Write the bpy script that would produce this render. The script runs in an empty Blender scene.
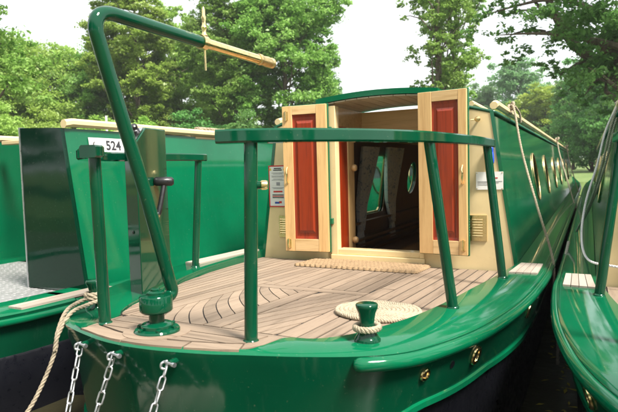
import bpy, bmesh, math, random
import numpy as np
from mathutils import Vector, Matrix

# ------------------------------------------------------------------ scene, camera, light
scene = bpy.context.scene
col = scene.collection
R = math.radians
scene.view_settings.view_transform = 'Standard'
scene.view_settings.look = 'None'
scene.view_settings.exposure = 1.52
scene.view_settings.gamma = 1.0
scene.view_settings.use_curve_mapping = False

CAM = Vector((1.258, -3.354, 0.622)); YAW = 27.57; PITCH = -3.66; ROLL = 1.52
def cam_axes():
    y, p, r = R(YAW), R(PITCH), R(ROLL)
    F = Vector((-math.sin(y)*math.cos(p), math.cos(y)*math.cos(p), math.sin(p)))
    R0 = Vector((math.cos(y), math.sin(y), 0)); U0 = R0.cross(F)
    return (math.cos(r)*R0 - math.sin(r)*U0, math.sin(r)*R0 + math.cos(r)*U0, F)
cr, cu, cf = cam_axes()
cam_d = bpy.data.cameras.new('camera'); cam_d.sensor_width = 36; cam_d.lens = 539/618*36
cam_d.dof.use_dof = True; cam_d.dof.focus_distance = 2.5; cam_d.dof.aperture_fstop = 5.6
cam_d.clip_start = 0.05; cam_d.clip_end = 2000
cam = bpy.data.objects.new('camera', cam_d); col.objects.link(cam)
M = Matrix(((cr.x, cu.x, -cf.x, CAM.x), (cr.y, cu.y, -cf.y, CAM.y), (cr.z, cu.z, -cf.z, CAM.z), (0, 0, 0, 1)))
cam.matrix_world = M
scene.cycles.max_bounces = 6; scene.cycles.volume_bounces = 0; scene.cycles.diffuse_bounces = 3; scene.cycles.glossy_bounces = 3; scene.cycles.transmission_bounces = 5
scene.camera = cam

SUN_TO = Vector((0.54, -0.19, 0.79)).normalized()      # direction towards the sun
world = bpy.data.worlds.new('World'); scene.world = world; world.use_nodes = True
wn = world.node_tree.nodes; wl = world.node_tree.links
for n in list(wn): wn.remove(n)
wo = wn.new('ShaderNodeOutputWorld'); bg = wn.new('ShaderNodeBackground')
sky = wn.new('ShaderNodeTexSky'); sky.sky_type = 'NISHITA'; sky.sun_disc = False
sky.sun_elevation = math.asin(SUN_TO.z); sky.sun_rotation = math.atan2(SUN_TO.x, SUN_TO.y)
sky.air_density = 1.0; sky.dust_density = 3.0
mixs = wn.new('ShaderNodeMix'); mixs.data_type = 'RGBA'; mixs.inputs['Factor'].default_value = 0.85
mixs.inputs['B'].default_value = (8.3, 8.5, 8.6, 1)          # thin bright cloud cover
wtc = wn.new('ShaderNodeTexCoord'); wno = wn.new('ShaderNodeTexNoise'); wno.inputs['Scale'].default_value = 2.6; wno.inputs['Detail'].default_value = 6
wmr = wn.new('ShaderNodeMapRange'); wmr.inputs[1].default_value = .35; wmr.inputs[2].default_value = .62; wmr.inputs[3].default_value = .80; wmr.inputs[4].default_value = .97
wl.new(wtc.outputs['Generated'], wno.inputs['Vector']); wl.new(wno.outputs['Fac'], wmr.inputs[0]); wl.new(wmr.outputs[0], mixs.inputs['Factor'])
wl.new(sky.outputs[0], mixs.inputs['A']); wl.new(mixs.outputs['Result'], bg.inputs['Color'])
bg.inputs['Strength'].default_value = 0.064
wl.new(bg.outputs[0], wo.inputs[0])
sd = bpy.data.lights.new('sun', 'SUN'); sd.energy = 3.6; sd.angle = R(14); sd.color = (1, .95, .87)
sun = bpy.data.objects.new('sun', sd); col.objects.link(sun)
sun.rotation_euler = SUN_TO.to_track_quat('Z', 'Y').to_euler()
sun.location = (10, -6, 20)

rng = random.Random(7)

# ------------------------------------------------------------------ materials
MAT = {}
class NT:
    def __init__(s, name):
        s.m = bpy.data.materials.new(name); s.m.use_nodes = True
        s.t = s.m.node_tree; s.b = s.t.nodes['Principled BSDF']; MAT[name] = s.m
    def n(s, typ, **kw):
        o = s.t.nodes.new(typ)
        for k, v in kw.items():
            if k in o.inputs: o.inputs[k].default_value = v
            else: setattr(o, k, v)
        return o
    def l(s, a, b): s.t.links.new(a, b)
    def coords(s, scale=(1, 1, 1), which='Object', rnd=True):
        tc = s.n('ShaderNodeTexCoord'); mp = s.n('ShaderNodeMapping'); mp.inputs['Scale'].default_value = scale
        s.l(tc.outputs[which], mp.inputs['Vector'])
        if rnd:
            oi = s.n('ShaderNodeObjectInfo'); mu = s.n('ShaderNodeMath', operation='MULTIPLY'); mu.inputs[1].default_value = 37
            s.l(oi.outputs['Random'], mu.inputs[0]); s.l(mu.outputs[0], mp.inputs['Location'])
        return mp.outputs[0]
    def noise(s, vec, scale=5, detail=4, rough=.55, dist=0):
        o = s.n('ShaderNodeTexNoise'); o.inputs['Scale'].default_value = scale; o.inputs['Detail'].default_value = detail
        o.inputs['Roughness'].default_value = rough; o.inputs['Distortion'].default_value = dist
        if vec is not None: s.l(vec, o.inputs['Vector'])
        return o.outputs['Fac']
    def ramp(s, fac, stops):
        o = s.n('ShaderNodeValToRGB'); e = o.color_ramp.elements
        while len(e) < len(stops): e.new(.5)
        for i, (p, c) in enumerate(stops):
            e[i].position = p; e[i].color = (*c, 1) if len(c) == 3 else c
        s.l(fac, o.inputs['Fac']); return o.outputs['Color']
    def mix(s, a, b, fac, mode='MIX'):
        o = s.n('ShaderNodeMix'); o.data_type = 'RGBA'; o.blend_type = mode
        for k, v in (('A', a), ('B', b)):
            if isinstance(v, tuple): o.inputs[k].default_value = (*v, 1)
            else: s.l(v, o.inputs[k])
        if isinstance(fac, float): o.inputs['Factor'].default_value = fac
        else: s.l(fac, o.inputs['Factor'])
        return o.outputs['Result']
    def rng(s, fac, a, b, lo=0., hi=1.):
        o = s.n('ShaderNodeMapRange'); o.inputs[1].default_value = lo; o.inputs[2].default_value = hi
        o.inputs[3].default_value = a; o.inputs[4].default_value = b; s.l(fac, o.inputs[0]); return o.outputs[0]
    def bump(s, h, strength=.2, dist=.01):
        o = s.n('ShaderNodeBump'); o.inputs['Strength'].default_value = strength; o.inputs['Distance'].default_value = dist
        s.l(h, o.inputs['Height']); s.l(o.outputs[0], s.b.inputs['Normal']); return o
    def set(s, **kw):
        for k, v in kw.items():
            k = k.replace('_', ' ')
            if hasattr(v, 'is_linked'): s.l(v, s.b.inputs[k])
            else: s.b.inputs[k].default_value = (*v, 1) if isinstance(v, tuple) and len(v) == 3 else v

def paint(name, c, rough=.07, coat=.0, wave=.06, dirt=.25, wear=(.5, .45, .32), ior=1.45, scuff=0.):
    m = NT(name); v = m.coords((1, 1, 1)); n1 = m.noise(v, 1.7, 5, .6); n2 = m.noise(v, 28, 6, .7)
    base = m.mix(c, tuple(x*.72 for x in c), m.rng(n1, 0, 1, .35, .7))
    sp = m.noise(v, 75, 3, .6); base = m.mix(base, wear, m.rng(sp, 0, dirt, .66, .76))
    if scuff:
        v2 = m.coords((34, 34, 1.6)); st = m.noise(v2, 1.0, 5, .65); v3 = m.coords((2.2, 2.2, 38)); s3 = m.noise(v3, 1.0, 4, .7, .4)
        base = m.mix(base, (.10, .16, .115), m.rng(st, 0, scuff, .56, .78)); base = m.mix(base, (.13, .17, .13), m.rng(s3, 0, scuff*1.5, .66, .80))
    m.set(Base_Color=base, Roughness=m.rng(n2, rough*.7, rough*2.1, .3, .75), Coat_Weight=coat, Coat_Roughness=.05, IOR=ior)
    m.bump(m.noise(v, 2.6, 2, .4), wave, .05)
    return m.m
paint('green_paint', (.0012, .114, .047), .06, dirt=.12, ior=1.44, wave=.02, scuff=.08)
paint('shaded_fitting_green', (.001, .056, .025), .05, dirt=.1, ior=1.42, wave=.02)  # boat green darkened: backlit shade of posts, rails and fittings put into the colour
paint('shaded_green', (.001, .022, .011), .05, dirt=.1, ior=1.36)  # green darkened further: wing panel's shade and dark reflections put into the colour
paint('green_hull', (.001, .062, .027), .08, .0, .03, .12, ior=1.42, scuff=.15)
paint('cream_paint', (.77, .60, .32), .3, .25, .05, .15, (.3, .2, .09))
paint('roof_cream', (.72, .55, .30), .42, .05, .03, .2, (.35, .25, .12))
paint('roof_green', (.012, .10, .05), .35, 0, .03, .2)
paint('orange_paint', (.62, .30, .07), .35, .2)
paint('white_paint', (.78, .77, .74), .35, .2, .02, .1)
paint('bitumen', (.006, .0065, .010), .28, .0, .12, .5, (.05, .05, .06), 1.38)
paint('black_plastic', (.012, .012, .013), .3, .1, .02, .1, (.05, .05, .05))
paint('blue_plastic', (.004, .055, .42), .3, .1, .02, .05)
paint('red_print', (.55, .02, .02), .4, .0, .0, .0); paint('dark_print', (.03, .03, .035), .4, 0., 0., 0.)
paint('grey_print', (.33, .33, .35), .4, 0., 0., 0.); paint('yellow_print', (.75, .5, .02), .4, 0., 0., 0.); paint('blue_print', (.03, .07, .35), .4, 0., 0., 0.)
paint('caulk', (.016, .014, .013), .7, 0, 0, 0)

def metal(name, c, rough=.2, dirt=(.1, .06, .02), met=1.):
    m = NT(name); v = m.coords(); n = m.noise(v, 40, 5, .65)
    m.set(Base_Color=m.mix(c, dirt, m.rng(n, 0, .4, .5, .75)), Metallic=met, Roughness=m.rng(n, rough*.7, rough*2.2, .3, .8))
    m.bump(m.noise(v, 160, 2), .08, .002); return m.m
metal('brass', (.95, .73, .37), .14, (.35, .22, .08))
metal('dull_brass', (.72, .55, .27), .28, (.26, .17, .07))
metal('chrome', (.75, .75, .77), .12, (.3, .29, .28))
metal('galvanised', (.56, .56, .57), .32, (.24, .22, .20))
metal('chequer_metal', (.34, .34, .335), .42, (.2, .19, .18), .55)
metal('instrument_metal', (.62, .64, .67), .2, (.4, .42, .44))

def wood(name, c1, c2, scale=(38, 38, 2.2), rough=.4, coat=.2, axis='z', rnd_amt=.3, bump=.12):
    sc = {'z': scale, 'y': (scale[0], scale[2], scale[1]), 'x': (scale[2], scale[0], scale[1])}[axis]
    m = NT(name); v = m.coords(sc); n = m.noise(v, 1.0, 6, .62, .8); n2 = m.noise(v, 4.5, 3, .7)
    cc = m.ramp(n, [(.28, c2), (.5, c1), (.75, tuple(min(1, x*1.12) for x in c1))])
    cc = m.mix(cc, c2, m.rng(n2, 0, .5, .55, .75))
    oi = m.n('ShaderNodeObjectInfo'); r = m.rng(oi.outputs['Random'], 1-rnd_amt, 1+rnd_amt*.6)
    hs = m.n('ShaderNodeHueSaturation'); m.l(cc, hs.inputs['Color']); m.l(r, hs.inputs['Value'])
    m.set(Base_Color=hs.outputs[0], Roughness=m.rng(n2, rough*.8, rough*1.3), Coat_Weight=coat, Coat_Roughness=.12)
    m.bump(n2, bump, .004); return m.m
wood('oak', (.62, .385, .165), (.47, .26, .095), rough=.35, rnd_amt=.1)
wood('oak_cross', (.66, .44, .215), (.50, .30, .12), rough=.35, axis='x', rnd_amt=.1)
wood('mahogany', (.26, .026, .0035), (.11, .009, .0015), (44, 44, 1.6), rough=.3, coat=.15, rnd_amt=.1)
wood('teak', (.25, .184, .130), (.15, .106, .071), (30, 30, 1.6), rough=.6, coat=0, axis='y', rnd_amt=.22)
wood('teak_cross', (.25, .184, .130), (.15, .106, .071), (30, 30, 1.6), rough=.6, coat=0, axis='x', rnd_amt=.18)
wood('pale_wood', (.36, .30, .245), (.25, .20, .155), (24, 24, 2), rough=.7, coat=0, axis='y', rnd_amt=.15)
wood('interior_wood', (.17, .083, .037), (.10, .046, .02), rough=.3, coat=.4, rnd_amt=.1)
wood('ceiling_wood', (.52, .43, .33), (.40, .32, .23), (20, 20, 2), rough=.35, coat=.3, axis='y', rnd_amt=.12)

def fibre(name, c1, c2, scale=120, rough=.95, bump=.6):
    m = NT(name); v = m.coords(); n = m.noise(v, scale, 4, .7); n2 = m.noise(v, scale*.12, 3)
    m.set(Base_Color=m.mix(m.mix(c1, c2, m.rng(n, 0, 1, .35, .7)), tuple(x*.6 for x in c2), m.rng(n2, 0, .45, .5, .75)), Roughness=rough)
    m.bump(n, bump, .004); return m.m
fibre('rope_fibre', (.40, .335, .24), (.25, .20, .135))
fibre('rope_grey', (.55, .50, .43), (.36, .32, .27))
fibre('rope_white', (.76, .74, .72), (.58, .55, .56))
fibre('coir', (.33, .225, .125), (.19, .118, .057), 160)
m = NT('curtain_cloth'); v = m.coords(); n = m.noise(v, 22, 4, .6, 1.5)
m.set(Base_Color=m.ramp(n, [(.30, (.22, .32, .46)), (.45, (.78, .80, .79)), (.62, (.84, .83, .78)), (.78, (.42, .55, .48))]), Roughness=.9)
m = NT('glass'); m.set(Base_Color=(.02, .03, .03), Roughness=.04, IOR=1.5); m.b.inputs['Alpha'].default_value = 1
m = NT('clear_pane')
tp = m.n('ShaderNodeBsdfTransparent'); tp.inputs['Color'].default_value = (.86, .90, .88, 1); gl = m.n('ShaderNodeBsdfGlossy'); gl.inputs['Roughness'].default_value = .03
mx_ = m.n('ShaderNodeMixShader'); mx_.inputs[0].default_value = .07
m.l(tp.outputs[0], mx_.inputs[1]); m.l(gl.outputs[0], mx_.inputs[2]); m.l(mx_.outputs[0], m.t.nodes['Material Output'].inputs[0])

# water
m = NT('water'); v = m.coords((1, 1, 1), rnd=False)
m.set(Base_Color=(.035, .032, .017), Roughness=.3, IOR=1.33)
w1 = m.noise(v, 3.5, 4, .55); m.bump(w1, .35, .05)
# grass / ground
m = NT('ground_grass'); v = m.coords((1, 1, 1), rnd=False); a = m.noise(v, .35, 6, .6); b = m.noise(v, 9, 6, .7)
m.set(Base_Color=m.mix(m.mix((.10, .17, .035), (.15, .21, .06), m.rng(a, 0, 1, .35, .65)), (.05, .08, .02), m.rng(b, 0, .8, .45, .7)), Roughness=.95); m.bump(b, .6, .1)

m = NT('quay_stone'); v = m.coords((1, 1, 1), rnd=False); a = m.noise(v, 1.3, 6, .6); b = m.noise(v, 30, 5, .7)
m.set(Base_Color=m.mix(m.mix((.10, .085, .055), (.06, .075, .03), m.rng(a, 0, 1, .4, .6)), (.08, .065, .045), m.rng(b, 0, .7, .45, .7)), Roughness=.95); m.bump(b, .5, .02)
def leaf_mat(name, c1, c2, c3):
    m = NT(name); t = m.t
    at = m.n('ShaderNodeAttribute'); at.attribute_name = 'tint'; oi = m.n('ShaderNodeObjectInfo')
    cc = m.ramp(at.outputs['Fac'], [(0., c1), (.55, c2), (1., c3)])
    hs = m.n('ShaderNodeHueSaturation'); m.l(cc, hs.inputs['Color'])
    m.l(m.rng(oi.outputs['Random'], .86, 1.16), hs.inputs['Value']); m.l(m.rng(oi.outputs['Random'], .485, .515), hs.inputs['Hue'])
    m.set(Base_Color=hs.outputs[0], Roughness=.38); m.b.inputs['Specular IOR Level'].default_value = .35
    tr = m.n('ShaderNodeBsdfTranslucent'); m.l(hs.outputs[0], tr.inputs['Color'])
    mx = m.n('ShaderNodeMixShader'); mx.inputs[0].default_value = .5
    out = t.nodes['Material Output']; m.l(m.b.outputs[0], mx.inputs[1]); m.l(tr.outputs[0], mx.inputs[2]); m.l(mx.outputs[0], out.inputs[0])
leaf_mat('leaf_bright', (.18, .34, .045), (.31, .49, .09), (.50, .65, .22))
leaf_mat('leaf_mid', (.13, .285, .045), (.235, .41, .08), (.41, .56, .19))
leaf_mat('leaf_dark', (.07, .21, .045), (.14, .31, .075), (.25, .42, .14))
leaf_mat('leaf_blue', (.13, .27, .10), (.19, .34, .14), (.27, .42, .18))
leaf_mat('leaf_yellow', (.22, .34, .04), (.30, .42, .06), (.42, .52, .11))
m = NT('bark'); v = m.coords((6, 6, 1.2)); n = m.noise(v, 3, 6, .7)
m.set(Base_Color=m.ramp(n, [(.3, (.05, .038, .026)), (.55, (.12, .095, .065)), (.75, (.20, .17, .12))]), Roughness=.95); m.bump(n, .9, .06)
m = NT('floating_leaf'); oi = m.n('ShaderNodeObjectInfo'); m.set(Base_Color=(.42, .36, .06), Roughness=.6)

# ------------------------------------------------------------------ mesh helpers
def top(o):
    while o.parent: o = o.parent
    return o
def V(*a): return Vector(a)
class MB:
    def __init__(s): s.v = []; s.f = []
    def add(s, vs, fs):
        k = len(s.v); s.v += [tuple(p) for p in vs]; s.f += [tuple(i+k for i in f) for f in fs]; return s
    def box(s, x0, x1, y0, y1, z0, z1):
        return s.add([(x, y, z) for z in (z0, z1) for y in (y0, y1) for x in (x0, x1)],
                     [(0, 2, 3, 1), (4, 5, 7, 6), (0, 1, 5, 4), (2, 6, 7, 3), (0, 4, 6, 2), (1, 3, 7, 5)])
    def tube(s, path, r, seg=12, cap=True):
        path = [Vector(p) for p in path]; n = len(path); rs = r if isinstance(r, (list, tuple)) else [r]*n
        T = [(path[min(i+1, n-1)]-path[max(i-1, 0)]).normalized() for i in range(n)]
        a = Vector((0, 0, 1)) if abs(T[0].z) < .9 else Vector((1, 0, 0))
        u = T[0].cross(a).normalized(); vs = []
        for i in range(n):
            u = (u - T[i]*u.dot(T[i])).normalized(); w = T[i].cross(u)
            for k in range(seg):
                t = 2*math.pi*k/seg; vs.append(path[i] + (u*math.cos(t)+w*math.sin(t))*rs[i])
        fs = [(i*seg+k, i*seg+(k+1) % seg, (i+1)*seg+(k+1) % seg, (i+1)*seg+k) for i in range(n-1) for k in range(seg)]
        if cap: fs += [tuple(range(seg))[::-1], tuple((n-1)*seg+k for k in range(seg))]
        return s.add(vs, fs)
    def lathe(s, prof, c=(0, 0, 0), axis=(0, 0, 1), seg=24):
        q = Vector((0, 0, 1)).rotation_difference(Vector(axis)); c = Vector(c)
        vs = [c + q @ Vector((r*math.cos(2*math.pi*k/seg), r*math.sin(2*math.pi*k/seg), z)) for r, z in prof for k in range(seg)]
        n = len(prof)
        fs = [(i*seg+k, i*seg+(k+1) % seg, (i+1)*seg+(k+1) % seg, (i+1)*seg+k) for i in range(n-1) for k in range(seg)]
        fs += [tuple(range(seg))[::-1], tuple((n-1)*seg+k for k in range(seg))]
        return s.add(vs, fs)
    def prism(s, poly, off):
        """poly: list of 3-d points; off: extrusion vector"""
        n = len(poly); off = Vector(off); p = [Vector(q) for q in poly]
        return s.add(p + [q+off for q in p], [tuple(range(n)), tuple(range(2*n-1, n-1, -1))] + [(i, i+n, (i+1) % n+n, (i+1) % n) for i in range(n)])
    def grid(s, rows):
        """rows of equal-length point lists"""
        n = len(rows[0]); vs = [p for r in rows for p in r]
        return s.add(vs, [(i*n+k, i*n+k+1, (i+1)*n+k+1, (i+1)*n+k) for i in range(len(rows)-1) for k in range(n-1)])
    def sweep(s, prof, path, cap=True):
        """prof: (side, up) pairs; path roughly horizontal"""
        path = [Vector(p) for p in path]; n = len(path); m = len(prof); vs = []
        for i in range(n):
            t = (path[min(i+1, n-1)]-path[max(i-1, 0)]); t.z = 0; t.normalize(); sd = Vector((t.y, -t.x, 0))
            vs += [path[i] + sd*a + Vector((0, 0, b)) for a, b in prof]
        fs = [(i*m+k, i*m+(k+1) % m, (i+1)*m+(k+1) % m, (i+1)*m+k) for i in range(n-1) for k in range(m)]
        if cap: fs += [tuple(range(m))[::-1], tuple((n-1)*m+k for k in range(m))]
        return s.add(vs, fs)
    def build(s, name, mat, parent=None, smooth=True, ang=35, bevel=0, base=None):
        o_ = top(parent).location if parent else Vector(base or (0, 0, 0))
        me = bpy.data.meshes.new(name); me.from_pydata([(a-o_.x, b-o_.y, c-o_.z) for a, b, c in s.v], [], s.f)
        bm = bmesh.new(); bm.from_mesh(me); bmesh.ops.recalc_face_normals(bm, faces=bm.faces); bm.to_mesh(me); bm.free()
        me.materials.append(MAT[mat])
        if smooth: me.shade_smooth(); me.set_sharp_from_angle(angle=R(ang))
        o = bpy.data.objects.new(name, me); col.objects.link(o)
        if parent: o.parent = parent
        else: o.location = o_
        if bevel:
            b = o.modifiers.new('bevel', 'BEVEL'); b.width = bevel; b.segments = 2; b.limit_method = 'ANGLE'; b.angle_limit = R(40)
        return o
def tag(o, label=None, cat=None, group=None, kind=None):
    for k, v in (('label', label), ('category', cat), ('group', group), ('kind', kind)):
        if v: o[k] = v
    return o
def thing(name, label, cat, base=(0, 0, 0), group=None):
    o = bpy.data.objects.new(name, None); col.objects.link(o); o.location = base; o.empty_display_size = .2
    return tag(o, label, cat, group)
def copy_tree(o, parent=None):
    c = o.copy(); col.objects.link(c); c.parent = parent
    for ch in [x for x in bpy.data.objects if x.parent == o]: copy_tree(ch, c)
    return c
def cat(pts, n=8, closed=False):
    """Catmull-Rom through 3-d points"""
    P = [Vector(p) for p in pts]; out = []
    Q = [P[0]*2-P[1]] + P + [P[-1]*2-P[-2]]
    for i in range(1, len(Q)-2):
        a, b, c, d = Q[i-1:i+3]
        for k in range(n):
            t = k/n; out.append(.5*((2*b)+(c-a)*t+(2*a-5*b+4*c-d)*t*t+(3*b-a-3*c+d)*t**3))
    out.append(P[-1]); return out
def resample(path, step):
    path = [Vector(p) for p in path]; out = [path[0].copy()]; left = step
    for a, b in zip(path, path[1:]):
        L = (b-a).length; d = 0
        while L-d >= left: d += left; out.append(a+(b-a)*(d/L)); left = step
        left -= L-d
    return out
def rope(mb, path, r, pitch=None, seg=7, step=None):
    """three twisted strands"""
    pitch = pitch or r*7; step = step or pitch/9; P = resample(path, step); n = len(P)
    if n < 3: return mb
    T = [(P[min(i+1, n-1)]-P[max(i-1, 0)]).normalized() for i in range(n)]
    u = T[0].cross(Vector((0.3, .2, 1)).normalized()).normalized(); fr = []
    for i in range(n):
        u = (u-T[i]*u.dot(T[i])).normalized(); fr.append((u.copy(), T[i].cross(u)))
    for k in range(3):
        ph = k*2*math.pi/3
        mb.tube([P[i]+(fr[i][0]*math.cos(ph+2*math.pi*i*step/pitch)+fr[i][1]*math.sin(ph+2*math.pi*i*step/pitch))*r*.48 for i in range(n)], r*.56, seg)
    return mb
def bar(w, h, b=.006):
    w /= 2; return [(-w+b, 0), (w-b, 0), (w, b), (w, h-b), (w-b, h), (-w+b, h), (-w, h-b), (-w, b)]
def ring(mb, c, axis, up, ru, rv, rt, seg=28, ts=10):
    """elliptic ring: radii ru along up, rv along axis x up"""
    c = Vector(c); ax = Vector(axis).normalized(); up = Vector(up); up = (up-ax*up.dot(ax)).normalized(); sd = ax.cross(up); vs = []
    for i in range(seg):
        t = 2*math.pi*i/seg; d = up*math.cos(t)*ru+sd*math.sin(t)*rv; p = c+d; dn = d.normalized()
        for k in range(ts):
            a = 2*math.pi*k/ts; vs.append(p+(dn*math.cos(a)+ax*math.sin(a))*rt)
    mb.add(vs, [(i*ts+k, i*ts+(k+1) % ts, ((i+1) % seg)*ts+(k+1) % ts, ((i+1) % seg)*ts+k) for i in range(seg) for k in range(ts)]); return mb
def disc(mb, c, axis, up, ru, rv, th, seg=28):
    c = Vector(c); ax = Vector(axis).normalized(); up = Vector(up); up = (up-ax*up.dot(ax)).normalized(); sd = ax.cross(up)
    mb.prism([c+up*math.cos(2*math.pi*i/seg)*ru+sd*math.sin(2*math.pi*i/seg)*rv for i in range(seg)], ax*th); return mb
def clip(poly, a, b, c):
    """keep a*x+b*y<=c"""
    out = []
    for i, p in enumerate(poly):
        q = poly[(i+1) % len(poly)]; dp = a*p[0]+b*p[1]-c; dq = a*q[0]+b*q[1]-c
        if dp <= 0: out.append(p)
        if dp*dq < 0: t = dp/(dp-dq); out.append((p[0]+(q[0]-p[0])*t, p[1]+(q[1]-p[1])*t))
    return out
def strip(poly, p, q, p2, q2):
    """poly between line p->q (left edge) and line p2->q2 (right edge)"""
    def half(a, b, sgn):
        nx, ny = (b[1]-a[1])*sgn, -(b[0]-a[0])*sgn; return nx, ny, nx*a[0]+ny*a[1]
    r = clip(poly, *half(p, q, -1)); return clip(r, *half(p2, q2, 1)) if len(r) > 2 else r
def area(p): return abs(sum(p[i][0]*p[(i+1) % len(p)][1]-p[(i+1) % len(p)][0]*p[i][1] for i in range(len(p))))/2
def holed(mb, outer, holes, f, th):
    """2-d outline with holes, f maps (u,v,w)->3-d, th = thickness in w"""
    bm = bmesh.new(); loops = []
    for lp in [outer]+holes:
        vs = [bm.verts.new((u, v, 0)) for u, v in lp]; loops.append(vs)
        for i in range(len(vs)): bm.edges.new((vs[i], vs[(i+1) % len(vs)]))
    bmesh.ops.triangle_fill(bm, use_beauty=True, use_dissolve=False, edges=bm.edges[:])
    bm.verts.index_update(); n = len(bm.verts)
    pts = [(v.co.x, v.co.y) for v in bm.verts]; fs = [tuple(v.index for v in fc.verts) for fc in bm.faces]
    lo = [[v.index for v in l] for l in loops]; bm.free()
    vs = [f(u, v, 0) for u, v in pts]+[f(u, v, th) for u, v in pts]
    F = fs+[tuple(i+n for i in q[::-1]) for q in fs]
    for l in lo: F += [(l[i], l[(i+1) % len(l)], l[(i+1) % len(l)]+n, l[i]+n) for i in range(len(l))]
    mb.add(vs, F); return mb
def text_mesh(name, txt, size, mat, parent, origin, right, up, bold=.0):
    cu_ = bpy.data.curves.new(name, 'FONT'); cu_.body = txt; cu_.size = size; cu_.offset = bold; cu_.extrude = .0006
    ob = bpy.data.objects.new(name, cu_); col.objects.link(ob); dg = bpy.context.evaluated_depsgraph_get()
    me = bpy.data.meshes.new_from_object(ob.evaluated_get(dg)); bpy.data.objects.remove(ob)
    r = Vector(right).normalized(); u = Vector(up).normalized(); n = r.cross(u); o_ = Vector(origin)-top(parent).location
    for v in me.vertices: v.co = o_+r*v.co.x+u*v.co.y+n*v.co.z
    me.materials.clear(); me.materials.append(MAT[mat])
    o = bpy.data.objects.new(name, me); col.objects.link(o); o.parent = parent; return o

# ------------------------------------------------------------------ setting: ground sheet with the basin, water
WATER = -.62
def ground_z(x, y):
    # basin x in [-34, 9], y in [-60, 17.5]
    d = max(-24-x, x-7.5, y-19.5, -4.6-y)          # >0 outside the basin
    d += .35*math.sin(x*.7)+.25*math.sin(y*.9+1)
    if d <= 0: return max(-1.6, WATER+.1+d*1.2)
    return min(WATER+.1+d*1.3, -.02+.012*d+.05*math.sin(x*.31+y*.23))
xs = sorted(set([-900, -500, -250, -140, -90, -65]+[x*.8 for x in range(-62, 32)]+[32, 45, 65, 100, 160, 280, 500, 900]))
ys = sorted(set([-900, -500, -250, -120, -60, -35, -22]+[y*.8 for y in range(-18, 42)]+[40, 48, 60, 80, 110, 160, 280, 500, 900]))
g = MB(); g.grid([[(x, y, ground_z(x, y)) for x in xs] for y in ys])
tag(g.build('ground', 'ground_grass'), kind='structure')
qy = MB().box(-26, 12, -5.4, -2.58, -1.4, -.22)
tag(qy.build('quay', 'quay_stone', bevel=.03), kind='structure')
g = MB(); g.grid([[(x, y, WATER) for x in (-28, -12, 0, 12)] for y in (-7, 2, 12, 23)])
tag(g.build('water', 'water', smooth=False), kind='structure')

# ------------------------------------------------------------------ the narrowboat in the middle
K = .05
def dz(y): return -K*y                                     # deck slopes up towards the stern
def lip(y):                                                # gunwale height above the deck
    pts = [(-2.3, .006), (-1.85, .007), (-1.3, .022), (-.7, .038), (-.2, .05), (0, .05)]
    for (a, b), (c, d) in zip(pts, pts[1:]):
        if y <= c: return b+(d-b)*max(0, (y-a))/(c-a)
    return .05
def zg(y): return dz(min(y, 0))+lip(y)+(max(0, y-11)**2*.012)
OUT = [(0, -2.185), (.12, -2.175), (.27, -2.14), (.36, -2.105), (.42, -2.083), (.54, -2.035), (.68, -1.96), (.785, -1.86), (.865, -1.70),
       (.925, -1.52), (.97, -1.30), (1.005, -1.05), (1.03, -.75), (1.05, -.3), (1.05, 0)]
INR = [(0, -2.167), (.115, -2.157), (.26, -2.122), (.345, -2.088), (.385, -2.06), (.41, -1.92), (.50, -1.885), (.585, -1.785), (.66, -1.61),
       (.71, -1.43), (.755, -1.17), (.795, -.85), (.835, -.55), (.865, -.25), (.885, 0)]
INL = [(0, -2.167), (-.115, -2.157), (-.24, -2.127), (-.275, -2.118), (-.28, -2.06), (-.30, -1.93), (-.36, -1.86), (-.43, -1.74), (-.49, -1.58),
       (-.56, -1.40), (-.65, -1.15), (-.74, -.83), (-.80, -.53), (-.85, -.25), (-.885, 0)]
FWD = [(1.05, 3), (1.05, 6), (1.05, 9), (1.05, 12), (1.0, 13.5), (.82, 15), (.5, 16.4), (.12, 17.3)]
FWI = [(.885, 3), (.885, 6), (.885, 9), (.885, 12), (.85, 13.5), (.68, 14.9), (.36, 16.2), (.03, 17.1)]
OUTL = [(0, -2.185), (-.12, -2.172), (-.27, -2.13), (-.36, -2.097), (-.43, -2.062), (-.52, -1.985), (-.60, -1.89), (-.67, -1.79), (-.735, -1.68), (-.81, -1.50), (-.875, -1.28), (-.93, -1.03), (-.975, -.75), (-1.03, -.3), (-1.05, 0)]
def fine(pts, n=4):
    return [(p.x, p.y) for p in cat([(x, y, 0) for x, y in pts], n)]
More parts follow.
